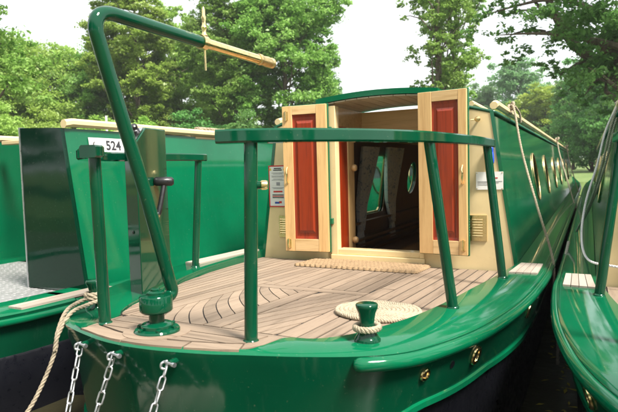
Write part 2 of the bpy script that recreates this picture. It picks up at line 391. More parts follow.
def build_hull(root, inner_r, inner_l, zgf, deck_lip, strake_from):
    oR = fine(OUT)+FWD; iR = [(p) for p in fine(inner_r)]+FWI
    oL = fine(OUTL)+[(-x, y) for x, y in FWD]; iL = fine(inner_l)+[(-x, y) for x, y in FWI]
    def offs(path, d):       # offset inward (towards the centre line / forward at the stern)
        out = []; n = len(path)
        for i, (x, y) in enumerate(path):
            a = path[max(i-1, 0)]; b = path[min(i+1, n-1)]; t = Vector((b[0]-a[0], b[1]-a[1])); t.normalize()
            if i == 0: t = Vector((1 if path[5][0] > 0 else -1, 0))
            nv = Vector((-t.y, t.x)) if path[5][0] > 0 else Vector((t.y, -t.x))
            out.append((x+nv.x*d, y+nv.y*d))
        return out
    # gunwale: top plate and inner upstand
    for side, (o, i) in (('starboard', (oR, iR)), ('port', (oL, iL))):
        g = MB(); o2 = offs(o, .012)
        r0 = [(x, y, zgf(y)-.012) for x, y in o]; r1 = [(x, y, zgf(y)) for x, y in o2]; r2 = [(x, y, zgf(y)) for x, y in i]
        r3 = [(x, y, zgf(y)-deck_lip) for x, y in i]
        g.grid([r0, r1, r2, r3]); gw = g.build('gunwale', 'green_paint', root, ang=50)
    full = lambda A, B: [p for p in A[::-1]]+B[1:]
    P0 = full(oL, oR)
    def db(y, x):                                     # depth of the green topside, deeper round the stern
        t = 1 if x < 0 else (max(0, min(1, (.78-x)/.35)) if y < -1.5 else 0)
        return .215+.045*max(0, min(1, (y+1.3)/.6))+.15*t
    def level(d, zf): return [(x, y, zf(y, x)) for x, y in full(offs(oL, d), offs(oR, d))]
    g = MB(); g.grid([level(0, lambda y, x: zgf(y)-.012), level(.006, lambda y, x: zgf(y)-.05), level(.036, lambda y, x: zgf(y)-.15), level(.06, lambda y, x: zgf(y)-db(y, x)+.003), level(.064, lambda y, x: zgf(y)-db(y, x)-.017)])
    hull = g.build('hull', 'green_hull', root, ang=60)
    g = MB(); g.grid([level(.064, lambda y, x: zgf(y)-db(y, x)-.007), level(.078, lambda y, x: zgf(y)-db(y, x)-.04), level(.085, lambda y, x: -.45), level(.10, lambda y, x: -.80)])
    g.build('hull_bottom', 'bitumen', root, ang=60)
    g = MB(); g.sweep([(-.008, -.012), (.012, -.012), (.012, .006), (.004, .012), (-.008, .012)], [(x, y, zgf(y)-db(y, x)) for x, y in full(offs(oL, .062), offs(oR, .062))])
    g.build('boundary_bead', 'green_paint', root)
    # half-round rubbing strake under the gunwale edge
    k = [i for i, p in enumerate(oR) if p[0] >= strake_from][0]
    for o in (oR, oL):
        path = [(x, y, zgf(y)-.036) for x, y in offs(o, -.004)[k:]]
        p0, p1 = Vector(path[0]), Vector(path[1]); d_ = (p0-p1).normalized()
        MB().tube([p0+d_*.021, p0+d_*.017, p0+d_*.008]+[Vector(p) for p in path], [.004, .014, .020]+[.022]*len(path), 14).build('rubbing_strake', 'green_paint', root, ang=60)
    return oR, oL, iR, iL, offs
def cabin_half(z): return .89-.14*z/.955     # tumblehome
def roof_z(x): return .955+.115*(1-(x/.75)**2)

nb = thing('narrowboat', 'green narrowboat with planked stern deck and open oak doors in the middle', 'boat', (0, 0, WATER))
oR, oL, iR, iL, offs = build_hull(nb, INR, INL, zg, .06, .66)

# --- deck: dark sealant bed with single planks
bed = MB()
stern_poly = [(x, y) for x, y in INR[0:6]]+[(.41, -1.89)]+[(-.31, -1.89)]+[(x, y) for x, y in INL[5:0:-1]]
main_poly = [(.44, -1.885)]+[(x, y) for x, y in INR[6:]]+[(x, y) for x, y in INL[:5:-1]]+[(-.335, -1.885)]
def lift(p, h): return (p[0], p[1], dz(p[1])+h)
for pl in (stern_poly, main_poly): bed.prism([lift((x*1.01, y), -.0035) for x, y in pl], (0, 0, -.02))
deckbed = bed.build('deck_bed', 'caulk', nb, smooth=False)
GAP = .0078
def shrink(poly, d):
    c = (sum(p[0] for p in poly)/len(poly), sum(p[1] for p in poly)/len(poly)); out = []
    n = len(poly); s = 1 if sum(poly[i][0]*poly[(i+1) % n][1]-poly[(i+1) % n][0]*poly[i][1] for i in range(n)) > 0 else -1
    r = poly
    for i in range(n):
        a, b = poly[i], poly[(i+1) % n]; L = math.hypot(b[0]-a[0], b[1]-a[1])
        if L < 1e-5: continue
        nx, ny = (b[1]-a[1])/L*s, -(b[0]-a[0])/L*s
        r = clip(r, nx, ny, nx*a[0]+ny*a[1]-d)
        if len(r) < 3: return []
    return r
def plank(poly, mat='teak', h=0., d=GAP/2):
    if len(poly) < 3 or area(poly) < 4e-4: return
    p = shrink(poly, d) if d else poly
    if len(p) < 3 or area(p) < 3e-4: return
    MB().prism([lift(q, h-.001*rng.random()) for q in p], (0, 0, -.011)).build('deck_plank', mat, deckbed, smooth=False)
def rect(x0, x1, y0, y1): return [(x0, y0), (x1, y0), (x1, y1), (x0, y1)]
# engine hatch: frame planks, king plank, chevron halves
plank(rect(-.30, .43, -1.925, -1.88), 'teak_cross'); plank(rect(-.235, .355, -1.115, -1.035), 'teak_cross')
plank(rect(-.295, -.235, -1.88, -.94)); plank(rect(-.295, -.235, -.94, -.02))
plank(rect(.355, .43, -1.88, -.9)); plank(rect(.355, .43, -.9, -.02)); plank(rect(.05, .13, -1.88, -1.115))
hl = rect(-.235, .05, -1.88, -1.115); hr = rect(.13, .355, -1.88, -1.115)
for k in range(-8, 20):                                     # left half, planks running aft-inboard, slightly bowed
    y0 = -2.15+k*.084
    a = [(p.x, p.y) for p in cat([(-.235, y0+.36, 0), (-.14, y0+.185, 0), (-.04, y0+.06, 0), (.05, y0-.03, 0)], 4)]
    pl = [(x, y+.003) for x, y in a]+[(x, y+.080) for x, y in a[::-1]]
    q = clip(clip(pl, 0, -1, 1.877), 0, 1, -1.118); plank([(max(-.233, min(.048, x)), y) for x, y in q], d=0)
for k in range(-6, 18):
    x0 = -.28+k*.056; plank(strip(hr, (x0, -1.9), (x0+.27, -1.1), (x0+.056, -1.9), (x0+.326, -1.1)))
fw = rect(-.235, .355, -1.035, -.02)
for k in range(10):
    x0 = -.235+k*.0652; s = -.05
    plank(strip(fw, (x0-s*.0 if k else -1, -1.05), (x0+s if k else -1, 0), (x0+.0652 if k < 9 else 2, -1.05), (x0+.0652+s if k < 9 else 2, 0)))
lz = clip(clip(main_poly, 1, 0, -.295), 0, 1, -.02)
for k in range(10):
    xa, xb = -.295-.028*k, -.295-.061*k
    plank(strip(lz, (xa-.028 if k < 9 else -2, -1.9), (xb-.061 if k < 9 else -2, 0), (xa, -1.9), (xb, 0)))
rz = clip(clip(main_poly, -1, 0, -.43), 0, 1, -.02)
for k in range(9):
    xa = .43+.058*k; plank(strip(rz, (xa, -1.9), (xa, 0), (xa+.058 if k < 8 else 2, -1.9), (xa+.058 if k < 8 else 2, 0)))
# stern: margin planks following the edge, cross planks inside
sp = clip(stern_poly, 0, 1, -1.925); inner = shrink(sp, .062)
n = len(sp)
edge = [(INL[4][0], INL[4][1])]+[(x, y) for x, y in INL[3:0:-1]]+[(x, y) for x, y in INR[:5]]
def inset(e, d):
    o = []
    for i, p in enumerate(e):
        a, b = e[max(0, i-1)], e[min(len(e)-1, i+1)]; L = math.hypot(b[0]-a[0], b[1]-a[1]); o.append((p[0]-(b[1]-a[1])/L*d, p[1]+(b[0]-a[0])/L*d))
    return o
SH = .009                                                   # the stern planking sits over the gunwale plate
e = [(p.x, p.y) for p in cat([(-.268, -2.124, 0), (-.113, -2.166, 0), (0, -2.177, 0), (.12, -2.167, 0), (.27, -2.132, 0), (.362, -2.097, 0)], 4)]
e2 = inset(e, .058); n = len(e)-1
for a, b in ((0, 7), (7, 14), (14, n)):
    o_, i_ = [list(p) for p in e[a:b+1]], [list(p) for p in e2[a:b+1]]
    for q in (o_, i_):
        q[0] = [q[0][k]+(q[1][k]-q[0][k])*.08 for k in (0, 1)]; q[-1] = [q[-1][k]+(q[-2][k]-q[-1][k])*.08 for k in (0, 1)]
    plank([tuple(p) for p in o_+i_[::-1]], 'teak_cross', d=0, h=SH)
e2 = inset(e, .0655)
core = [(-.275, -1.925), e2[0]]+e2[1:]+[(.36, -1.925)]
for k in range(3):
    y0 = -2.125+k*.067; plank(clip(clip(core, 0, -1, -y0), 0, 1, y0+.067), 'teak_cross', h=SH)
plank([(.36, -1.925), e2[-1], e[-1], (.40, -2.02), (.41, -1.925)], 'teak', h=SH); plank([(-.275, -1.925), (-.295, -1.925), (-.275, -2.06), e[0], e2[0]], 'teak', h=SH)
rg = MB(); rs = 40
rg.add([lift((r*math.cos(2*math.pi*i/rs), -2.045+r*math.sin(2*math.pi*i/rs)), h) for r, h in ((.071, .002), (.071, .0105), (.108, .0105), (.108, .002)) for i in range(rs)],
       [(j*rs+i, j*rs+(i+1) % rs, (j+1)*rs+(i+1) % rs, (j+1)*rs+i) for j in range(3) for i in range(rs)])
rg.build('ring_plank', 'teak_cross', deckbed, smooth=False)

# wooden tread pads let into the gunwale beside the cabin
def pad(poly, zf, root, n, mat='pale_wood'):
    pd = MB()
    for i in range(n):
        a, b = i/n+.012, (i+1)/n-.012
        q = [tuple(poly[0][k]*(1-t)+poly[1][k]*t for k in (0, 1)) for t in (a, b)]+[tuple(poly[3][k]*(1-t)+poly[2][k]*t for k in (0, 1)) for t in (b, a)]
        MB().prism([(x, y, zf(y)+.009) for x, y in q], (0, 0, -.011)).build('tread_strip', mat, root, smooth=False)
pad([(.885, -.42), (1.025, -.40), (1.025, -.03), (.905, -.03)], zg, nb, 4)
pad([(-.845, -.78), (-.96, -.78), (-1.02, -.03), (-.90, -.03)], zg, nb, 3)

# --- cabin
L_CAB = 12.2
def side_pt(s): return lambda u, v, w: (s*(cabin_half(v)-w), u, v)
zs = [0, .2, .45, .7, .955]
port_window = [(1.86, .16), (2.36, .16), (2.40, .20), (2.40, .74), (2.36, .78), (1.86, .78), (1.82, .74), (1.82, .20)]
def circle(cu_, cv, ru, rv, n=20): return [(cu_+ru*math.cos(2*math.pi*i/n), cv+rv*math.sin(2*math.pi*i/n)) for i in range(n)]
PH = [(2.05, .52), (3.42, .52), (5.0, .52), (6.5, .52), (8.2, .52), (9.8, .52)]
PORT_PH = [(3.41, .51), (5.0, .52), (6.5, .52), (8.2, .52), (9.8, .52)]
outl = [(0, 0), (L_CAB, 0), (L_CAB, .955), (0, .955)]
outl = [(u, v) for u, v in [(0, z) for z in zs[::-1]]+[(3, 0), (6, 0), (9, 0)]+[(L_CAB, z) for z in zs]+[(9, .955), (6, .955), (3, .955)]]
holed(MB(), outl, [circle(u, v, .21, .225) for u, v in PH], side_pt(1), .03).build('cabin_side', 'green_paint', nb, ang=30)
holed(MB(), outl, [port_window]+[circle(u, v, .21, .225) for u, v in PORT_PH], side_pt(-1), .03).build('cabin_side', 'green_paint', nb, ang=30)
def porthole(s, u, v, mat='dull_brass', root=nb, pane='glass'):
    c = Vector((s*(cabin_half(v)+.004), u, v)); ax = Vector((s*1, 0, .15)).normalized()
    fr = ring(MB(), c, ax, (0, 0, 1), .216, .202, .0075).build('porthole_frame', mat, root)
    disc(MB(), c-ax*.018, ax, (0, 0, 1), .222, .208, .005).build('pane', pane, fr)
for u, v in PH: porthole(1, u, v, pane='clear_pane')
for i, (u, v) in enumerate(PORT_PH): porthole(-1, u, v, pane='clear_pane')
wf = MB(); rim = port_window+[port_window[0]]
wfo = MB().tube([side_pt(-1)(u, v, .0) for u, v in rim], .014, 8).build('window_frame', 'dull_brass', nb)
MB().prism([side_pt(-1)(u, v, .012) for u, v in port_window], (.005, 0, 0)).build('pane', 'clear_pane', wfo, smooth=False)
# bulkhead facing the deck
DX0, DX1, DZ0 = -.315, .33, .045
def arch(x0, x1, n, dzz=0): return [(x0+(x1-x0)*i/n, roof_z(x0+(x1-x0)*i/n)+dzz) for i in range(n+1)]
bl = [(-cabin_half(z), z) for z in zs]+arch(-.75, DX0, 5)+[(DX0, DZ0), (DX1, DZ0)]+arch(DX1, .75, 5)+[(cabin_half(z), z) for z in zs[::-1]]
bl2 = []
for p in bl:
    if not bl2 or (abs(p[0]-bl2[-1][0])+abs(p[1]-bl2[-1][1])) > 1e-4: bl2.append(p)
bl2 = [(x*.985, z-.004) for x, z in bl2]
bulk = holed(MB(), bl2, [], lambda u, v, w: (u, -.004+w, v), .035).build('rear_bulkhead', 'cream_paint', nb, smooth=False)
for s in (-1, 1):                                           # green corner flange of the cabin side
    MB().grid([[(s*(cabin_half(z)+.001), -.008, z) for z in zs], [(s*(cabin_half(z)-(.02 if s > 0 else .022)), -.008, z) for z in zs], [(s*(cabin_half(z)-(.02 if s > 0 else .022)), .002, z) for z in zs]]).build('corner_trim', 'green_paint', nb)
# roof: two side shoulders full length, crown with a hatch opening
HY = .62
rf = MB(); N = 14
row = lambda x0, x1, y, d=0: [(x, y, z+d) for x, z in arch(x0, x1, N)]
rf.grid([row(-.77, .77, HY), row(-.77, .77, L_CAB)]); rf.grid([row(-.77, -.335, -.006), row(-.77, -.335, HY)]); rf.grid([row(.35, .77, -.006), row(.35, .77, HY)])
roof = rf.build('roof', 'roof_green', nb)
roof.modifiers.new('thick', 'SOLIDIFY').thickness = .02
for s in (-1, 1):
    MB().sweep(bar(.044, .042, .012), [(s*.748, .03, .965), (s*.748, .10, .98), (s*.748, 4, .98), (s*.748, 8, .98), (s*.748, L_CAB, .98)]).build('handrail', 'roof_cream', nb)
    MB().sweep(bar(.032, .035, .012), [(s*.62-.02*(s < 0), .02, roof_z(.62)-.004), (s*.62, .06, roof_z(.62)+.0), (s*.62, 1.3, roof_z(.62))]).build('hatch_runner', 'roof_cream', nb)
# sliding hatch above the doorway
HX0, HX1 = -.405, .43
h1 = lambda d, y: [(x, y, 1.139-.028*((x-.02)/.42)**2+d) for x in [HX0+(HX1-HX0)*i/N for i in range(N+1)]]
hb = MB(); rows = [h1(-.036, -.03), h1(0, -.03), h1(0, .72), h1(-.036, .72), h1(-.036, -.03)]; hb.grid(rows)
for k in (0, N): hb.add([rows[j][k] for j in range(4)], [(0, 1, 2, 3)])
hatch = hb.build('sliding_hatch', 'green_paint', nb, ang=40)
for i in range(9):                                         # pale ceiling boards under the hatch
    x0 = HX0+.05+i*.083; zf = lambda x: 1.139-.028*((x-.02)/.42)**2-.04
    MB().add([(x, y, zf(x)-.008*t) for t in (0, 1) for x, y in ((x0+.002, -.02), (x0+.08, -.02), (x0+.08, .60), (x0+.002, .60))], [(0, 1, 2, 3), (4, 5, 6, 7), (0, 1, 5, 4), (1, 2, 6, 5), (2, 3, 7, 6), (3, 0, 4, 7)]).build('ceiling_board', 'ceiling_wood', hatch, smooth=False)
# hatch lining, oak
MB().box(-.335, -.315, .035, .60, .93, 1.068).build('hatch_lining', 'oak_cross', nb, smooth=False)
MB().box(.33, .35, .035, .60, .93, 1.068).build('hatch_lining', 'oak_cross', nb, smooth=False)
MB().box(-.315, .33, .58, .60, .90, 1.065).build('hatch_lining', 'oak_cross', nb, smooth=False)
# door frame
MB().box(-.315, -.268, -.022, .04, .05, 1.06).build('door_jamb', 'cream_paint', nb, bevel=.003)
MB().box(.30, .33, -.018, .04, .05, 1.06).build('door_jamb', 'cream_paint', nb, bevel=.003)
MB().box(-.318, .335, -.03, .05, -.004, .05).build('door_sill', 'cream_paint', nb, bevel=.004)
MB().box(-.268, .30, -.012, .07, .05, .088).build('door_sill', 'cream_paint', nb, bevel=.004)
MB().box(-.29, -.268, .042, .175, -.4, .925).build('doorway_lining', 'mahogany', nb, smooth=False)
MB().box(-.30, -.262, .176, .285, -.4, .925).build('doorway_post', 'oak', nb, bevel=.003)
# doors folded back against the bulkhead
def door(x0, x1, z0, z1, y, s, ang):
    """s=-1 left leaf (hinge at x1), s=1 right leaf (hinge at x0)"""
    hx = x1 if s < 0 else x0
    d = Matrix.Translation((hx, y, 0)) @ Matrix.Rotation(R(ang), 4, 'Z') @ Matrix.Translation((-hx, -y, 0))
    def put(mb, name, mat, par, **kw):
        mb.v = [tuple(d @ Vector(p)) for p in mb.v]; return mb.build(name, mat, par, **kw)
    sl = .05 if s < 0 else -.03                              # top edge follows the roof curve a little
    zt = lambda x: z1+sl*(x-hx)*-.25
    leaf = MB().prism([(x0-.006, y+.004, z0-.006), (x1+.006, y+.004, z0-.006), (x1+.006, y+.004, z1+.006), (x0-.006, y+.004, z1+.006)], (0, .02, 0))
    D = put(leaf, 'door', 'green_paint', nb, bevel=.003)
    tag(D, label='oak and mahogany left door leaf folded back' if s < 0 else 'oak and mahogany right door leaf folded back')
    sw = .072; px0, px1, pz0, pz1 = x0+sw, x1-sw, z0+.085, z1-.06
    if s > 0: px0, px1 = x0+.085, x1-.05
    put(MB().box(x0, px0, y-.02, y+.004, z0, z1), 'stile', 'oak', D, bevel=.002)
    put(MB().box(px1, x1, y-.02, y+.004, z0, z1), 'stile', 'oak', D, bevel=.002)
    put(MB().box(px0+.001, px1-.001, y-.019, y+.004, z0+.0005, pz0), 'rail', 'oak_cross', D, bevel=.002)
    put(MB().box(px0+.001, px1-.001, y-.019, y+.004, pz1, z1-.0005), 'rail', 'oak_cross', D, bevel=.002)
    p = MB(); i1, i2 = .012, .026
    rr = lambda i, yy: [(px0+i, yy, pz0+i*1.6), (px1-i, yy, pz0+i*1.6), (px1-i, yy, pz1-i*1.6), (px0+i, yy, pz1-i*1.6)]
    L = [rr(.0005, y-.010), rr(i1, y-.004), rr(i2, y-.004), rr(i2+.012, y-.015)]
    p.add([q for l in L for q in l], [(j*4+k, j*4+(k+1) % 4, (j+1)*4+(k+1) % 4, (j+1)*4+k) for j in range(3) for k in range(4)]+[(12, 13, 14, 15)])
    put(p, 'panel', 'mahogany', D, smooth=False)
    kx = x0+.03 if s < 0 else x1-.024
    zc = .60 if s < 0 else .62
    if s > 0: zc = .58
    put(MB().tube(cat([(kx, y-.02, zc-.055), (kx, y-.036, zc-.03), (kx+.004, y-.042, zc), (kx, y-.036, zc+.03), (kx, y-.02, zc+.055)], 4), [.006]*17, 8), 'handle', 'brass', D)
    for zz in ((z0+.055, z1-.065) if s < 0 else (z0+.06,)):
        hh = MB().box(kx-.014, kx+.014, y-.024, y-.019, zz-.03, zz+.03); hh.tube([(kx, y-.027, zz-.034), (kx, y-.027, zz+.034)], .006, 8); put(hh, 'hinge', 'brass', D)
door(-.632, -.312, .072, 1.072, -.055, -1, 6)
door(.318, .615, .095, 1.085, -.055, 1, -4)
for zz in (.28, .9): MB().box(-.318, -.292, -.05, -.02, zz-.02, zz+.02).build('hinge_block', 'green_paint', nb, bevel=.003)
# interior
it = MB()
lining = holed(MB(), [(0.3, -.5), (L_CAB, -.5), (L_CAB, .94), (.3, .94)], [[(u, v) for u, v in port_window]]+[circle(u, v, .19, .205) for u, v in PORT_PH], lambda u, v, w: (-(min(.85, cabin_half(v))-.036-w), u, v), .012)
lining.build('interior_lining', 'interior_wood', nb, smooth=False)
MB().box(-.83, .83, .05, L_CAB, -.52, -.50).build('cabin_floor', 'oak', nb, smooth=False)
MB().prism([(-.80, 6, -.5), (.80, 6, -.5), (.80, 6, 0), (.69, 6, .95), (-.69, 6, .95), (-.80, 6, 0)], (0, .03, 0)).build('interior_partition', 'oak', nb, smooth=False)
ic = MB(); ic.grid([row(-.72, .72, .64, -.045), row(-.72, .72, 6, -.045)]); ic.build('interior_ceiling', 'roof_cream', nb)
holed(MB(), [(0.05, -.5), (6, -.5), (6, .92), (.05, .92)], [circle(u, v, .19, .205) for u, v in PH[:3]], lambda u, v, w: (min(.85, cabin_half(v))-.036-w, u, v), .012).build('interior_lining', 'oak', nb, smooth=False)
for k, zz in enumerate((.10, -.06, -.12, -.2)):
    MB().box(-.80, -.74+.02*(k == 1), .6, 5.9, zz-.012, zz+.012).build('trim_rail', 'interior_wood', nb, smooth=False)
MB().box(-.79, -.50, 1.2, 3.6, -.5, -.22).build('bench', 'interior_wood', nb, bevel=.01)
for zz in (.64, .12): MB().lathe([(.002, 0), (.02, .004), (.026, .02), (.02, .036), (.002, .042)], (-.262, .235, zz), (1, 0, 0), 14).build('door_knob', 'oak', nb)
def curtain(y_top0, y_top1, y_tie, z_top, z_tie, root):
    c = MB(); n = 60; rows = []
    for i in range(26):
        t = i/25; z = z_top+(z_tie-z_top)*t; q = t**1.6; a = y_top0*(1-q)+(y_tie-.05)*q; b = y_top1*(1-q**.8)+(y_tie+.05)*q**.8
        rows.append([(-min(.85, cabin_half(z))+.09+.036*(1-.3*t)*math.sin(k/n*2*math.pi*7+.6*math.sin(t*3)+.5*math.sin(k*.31)), a+(b-a)*k/n, z) for k in range(n+1)])
    for i in range(8):
        t = i/7; z = z_tie-.16*t; w = .05+.045*t
        rows.append([(-min(.85, cabin_half(z))+.085+.020*math.sin(k/n*2*math.pi*6), y_tie-w+2*w*k/n, z) for k in range(n+1)])
    c.grid(rows); c.build('curtain', 'curtain_cloth', root, ang=180)
curtain(2.20, 2.74, 2.58, .86, .02, nb); curtain(1.5, 1.92, 1.62, .85, .02, nb)
# signs, vents, fittings on the bulkhead
def sign(x0, x1, z0, z1, root, y=-.006):
    return MB().box(x0, x1, y-.003, y, z0, z1).build('notice_plate', 'white_paint', root, smooth=False)
s1 = sign(-.812, -.662, .372, .672, nb); tag(s1, label='white safety notice with red border and yellow triangles')
def ink(x0, x1, z0, z1, mat, par, y=-.0095): MB().box(x0, x1, y-.0008, y+.0002, z0, z1).build('printing', mat, par, smooth=False)
for a in ((-.812, -.662, .372, .380), (-.812, -.662, .664, .672), (-.812, -.805, .380, .664), (-.669, -.662, .380, .664)): ink(*a, 'red_print', s1)
for x in (-.797, -.682): MB().prism([(x-.011, -.0095, .636), (x+.011, -.0095, .636), (x, -.0095, .657)], (0, -.0008, 0)).build('printing', 'yellow_print', s1, smooth=False)
for z, w in ((.650, .030), (.638, .036)): ink(-.737-w, -.737+w, z-.0035, z+.0035, 'dark_print', s1)
for i, z in enumerate((.618, .610, .596, .588, .574, .566, .512, .505)):
    w = .05-.012*((i*7) % 3 == 1); ink(-.737-w, -.737+w, z-.0017, z+.0017, 'grey_print', s1)
for k in range(3): ink(-.785+k*.036, -.755+k*.036, .527, .551, 'grey_print' if k == 1 else 'white_paint', s1)
ink(-.775, -.700, .478, .489, 'red_print', s1)
for z, mt in ((.460, 'dark_print'), (.450, 'red_print'), (.440, 'dark_print')): ink(-.785, -.69, z-.003, z+.003, mt, s1)
ink(-.765, -.728, .396, .410, 'blue_print', s1); ink(-.730, -.708, .400, .414, 'red_print', s1)
s2 = sign(.650, .806, .486, .592, nb); tag(s2, label='small white notice plate with red heading beside the vent')
ink(.735, .775, .552, .558, 'red_print', s2)
for i, z in enumerate((.535, .527, .516)): ink(.66, .80-.02*i, z-.0015, z+.0015, 'grey_print', s2)
for x in (.656, .80):
    for z in (.492, .586): MB().lathe([(.0035, 0), (.003, .002), (.001, .003)], (x, -.009, z), (0, -1, 0), 8).build('screw', 'dull_brass', s2)
def vent(x0, x1, z0, z1, n):
    f = MB(); b = .012
    f.box(x0, x1, -.012, -.004, z0, z0+b*2); f.box(x0, x1, -.012, -.004, z1-b*1.4, z1); f.box(x0, x0+b, -.012, -.004, z0+b*2, z1-b*1.4); f.box(x1-b*1.9, x1, -.012, -.004, z0+b*2, z1-b*1.4)
    F = f.build('vent_grille', 'dull_brass', nb, smooth=False)
    MB().box(x0+.01, x1-.02, -.0075, -.0045, z0+.02, z1-.015).build('vent_backing', 'dull_brass', F, smooth=False)
    h = (z1-z0-b*3.4)/n
    for i in range(n):
        z = z0+b*2+h*(i+.5)
        MB().prism([(x0+b, -.009, z-h*.25), (x0+b, -.022, z-h*.05), (x0+b, -.020, z+h*.15), (x0+b, -.009, z+h*.2)], (x1-x0-b*2.9, 0, 0)).build('slat', 'brass', F, smooth=False)
vent(.612, .712, .176, .332, 7); vent(-.735, -.645, .155, .310, 7)
bs = MB().box(.712, .752, -.035, -.006, .665, .735); bs.tube([(.736, -.03, .70), (.745, -.06, .66), (.745, -.065, .64)], [.021, .019, .017], 12)
bs.build('shore_socket', 'blue_plastic', nb, bevel=.004)
st = MB().tube([(.668, -.004, .905), (.668, -.045, .905)], .006, 10); st.lathe([(.014, 0), (.017, .008), (.012, .018), (.003, .022)], (.668, -.04, .905), (0, -1, 0), 14); st.tube([(.668, -.036, .905), (.628, -.05, .901)], .004, 8)
st.build('door_stay', 'dull_brass', nb)

# --- rails
def rail(path, w=.058, h=.042): return MB().sweep(bar(w, h), cat(path, 6))
RZ = .712
rr_ = rail([(.262, -2.03, RZ), (.354, -1.99, RZ), (.50, -1.865, RZ), (.63, -1.62, RZ+.003), (.715, -1.32, RZ+.006), (.775, -.90, RZ+.008), (.80, -.52, RZ+.008), (.80, -.45, RZ+.008)]).build('stern_rail', 'shaded_fitting_green', nb)
lr_ = rail([(-.225, -2.095, RZ-.024), (-.262, -2.03, RZ-.024), (-.52, -1.86, RZ-.022), (-.735, -1.56, RZ-.018), (-.79, -1.25, RZ-.014), (-.78, -1.0, RZ-.012), (-.775, -.84, RZ-.012), (-.785, -.79, RZ-.012)]).build('stern_rail', 'shaded_fitting_green', nb)
def post(b, t, par):
    b = Vector(b); t = Vector(t); d = (t-b).normalized()
    m_ = MB().tube([b-d*.005, t+d*.012], .0205, 18); m_.build('rail_post', 'shaded_fitting_green', par)
    w = MB().tube([b, b+d*.003, b+d*.007], [.0255, .0245, .0208], 18).build('post_foot', 'shaded_fitting_green', par)
post((.338, -2.0, zg(-2.0)), (.354, -1.99, RZ), rr_); post((.795, -1.30, zg(-1.3)), (.718, -1.32, RZ), rr_); post((.875, -.56, zg(-.56)), (.80, -.53, RZ+.008), rr_)
post((-.252, -2.035, zg(-2.03)), (-.257, -2.04, RZ-.024), lr_); post((-.815, -.86, zg(-.86)), (-.775, -.845, RZ-.012), lr_)
MB().tube([(.349, -1.99, .585), (.374, -1.975, .585)], .012, 12).build('rail_socket', 'shaded_fitting_green', rr_)
MB().lathe([(.011, 0), (.0145, .004), (.0145, .016), (.012, .022)], (.374, -1.975, .585), (.86, .5, 0), 14).build('socket_cap', 'brass', rr_)

# --- tiller: rudder stock, swan neck, brass tube and pin
y0 = -2.045; zd = dz(y0)
tl = MB().lathe([(.074, -.004), (.074, .008), (.070, .013), (.052, .015), (.052, .025), (.046, .030), (.030, .034)], (0, y0, zd+.008), (0, 0, 1), 36).build('rudder_collar', 'shaded_fitting_green', nb)
for i in range(6):
    a = i*math.pi/3+.3; MB().lathe([(.009, 0), (.009, .008), (.005, .010)], (.061*math.cos(a), y0+.061*math.sin(a), zd+.020), (0, 0, 1), 6).build('bolt', 'shaded_fitting_green', tl, smooth=False)
sn = MB().lathe([(.025, .036), (.025, .082)], (0, y0, zd), (0, 0, 1), 24)
sn.lathe([(.046, .074), (.052, .079), (.053, .083), (.053, .126), (.050, .130), (.029, .132), (.029, .140), (.026, .143), (.015, .144), (.015, .150), (.012, .153)], (0, y0, zd), (0, 0, 1), 32)
neck = cat([(0, y0+.02, zd+.108), (0, y0+.045, zd+.108), (0, -1.968, .228), (0, -1.985, .29), (0, -2.064, .545), (0, -2.150, .79), (0, -2.222, 1.0), (0, -2.235, 1.05), (0, -2.222, 1.085), (0, -2.18, 1.102), (0, -2.10, 1.103), (0, -1.92, 1.103), (0, -1.755, 1.103)], 6)
sn.tube(neck, .0213, 18)
swan = sn.build('swan_neck', 'shaded_fitting_green', nb, ang=40); tag(swan, label='tall bent green swan neck steering arm')
bt = MB().tube([(0, -1.757, 1.103), (0, -1.33, 1.106)], .0195, 20); bt.lathe([(.026, 0), (.026, .03)], (0, -1.765, 1.103), (0, 1, 0), 20)
bt.build('tiller_tube', 'brass', swan)
MB().lathe([(.0215, 0), (.024, .006), (.024, .02), (.020, .026), (.0205, .04), (.0235, .075), (.021, .10), (.0235, .104), (.023, .115), (.012, .12)], (0, -1.38, 1.106), (0, 1, 0.005), 20).build('tiller_grip', 'dull_brass', swan)
pin = MB().lathe([(.0035, -.10), (.0035, .0), (.010, .02), (.013, .026), (.008, .034), (.007, .045), (.0105, .056), (.007, .066), (.0065, .08), (.009, .092), (.006, .10), (.006, .118), (.0025, .13), (.001, .132)], (0, -1.738, 1.103), (0, 0, 1), 16)
pin.build('tiller_pin', 'brass', swan)

# --- control column with speed lever
fl = Vector((-.645, -1.255)); al = Vector((-.505, -1.600)); wv = Vector((-.11, .036))
A_ = al; B_ = fl; C_ = fl+wv*.95; D_ = al+wv
zb = dz(-1.5)-.005; zt = .848
prof = lambda e0, e1: None
def colpt(t, s, z):                                           # t 0 aft..1 forward, s 0 inboard..1 outboard
    p = A_*(1-t)*(1-s)+B_*t*(1-s)+C_*t*s+D_*(1-t)*s; return (p.x, p.y, z)
side = [(0, zb), (1, zb), (1, zt+.005), (.32, zt-.004), (0, .768)]
cm = MB(); n_ = len(side)
cm.add([colpt(t, 0, z) for t, z in side]+[colpt(t, 1, z) for t, z in side], [tuple(range(n_)), tuple(range(2*n_-1, n_-1, -1))]+[(i, i+n_, (i+1) % n_+n_, (i+1) % n_) for i in range(n_)])
column = cm.build('control_column', 'shaded_fitting_green', nb, bevel=.006)
ip = MB(); q = lambda t, s, d: Vector(colpt(t, s, .768+(zt-.768)*t/.32))+Vector((.07, -.16, .3)).normalized()*d
ip.prism([q(.03, .08, .0015), q(.29, .08, .0015), q(.29, .92, .0015), q(.03, .92, .0015)], Vector((.07, -.16, .3)).normalized()*.004)
ipo = ip.build('instrument_panel', 'instrument_metal', column, smooth=False)
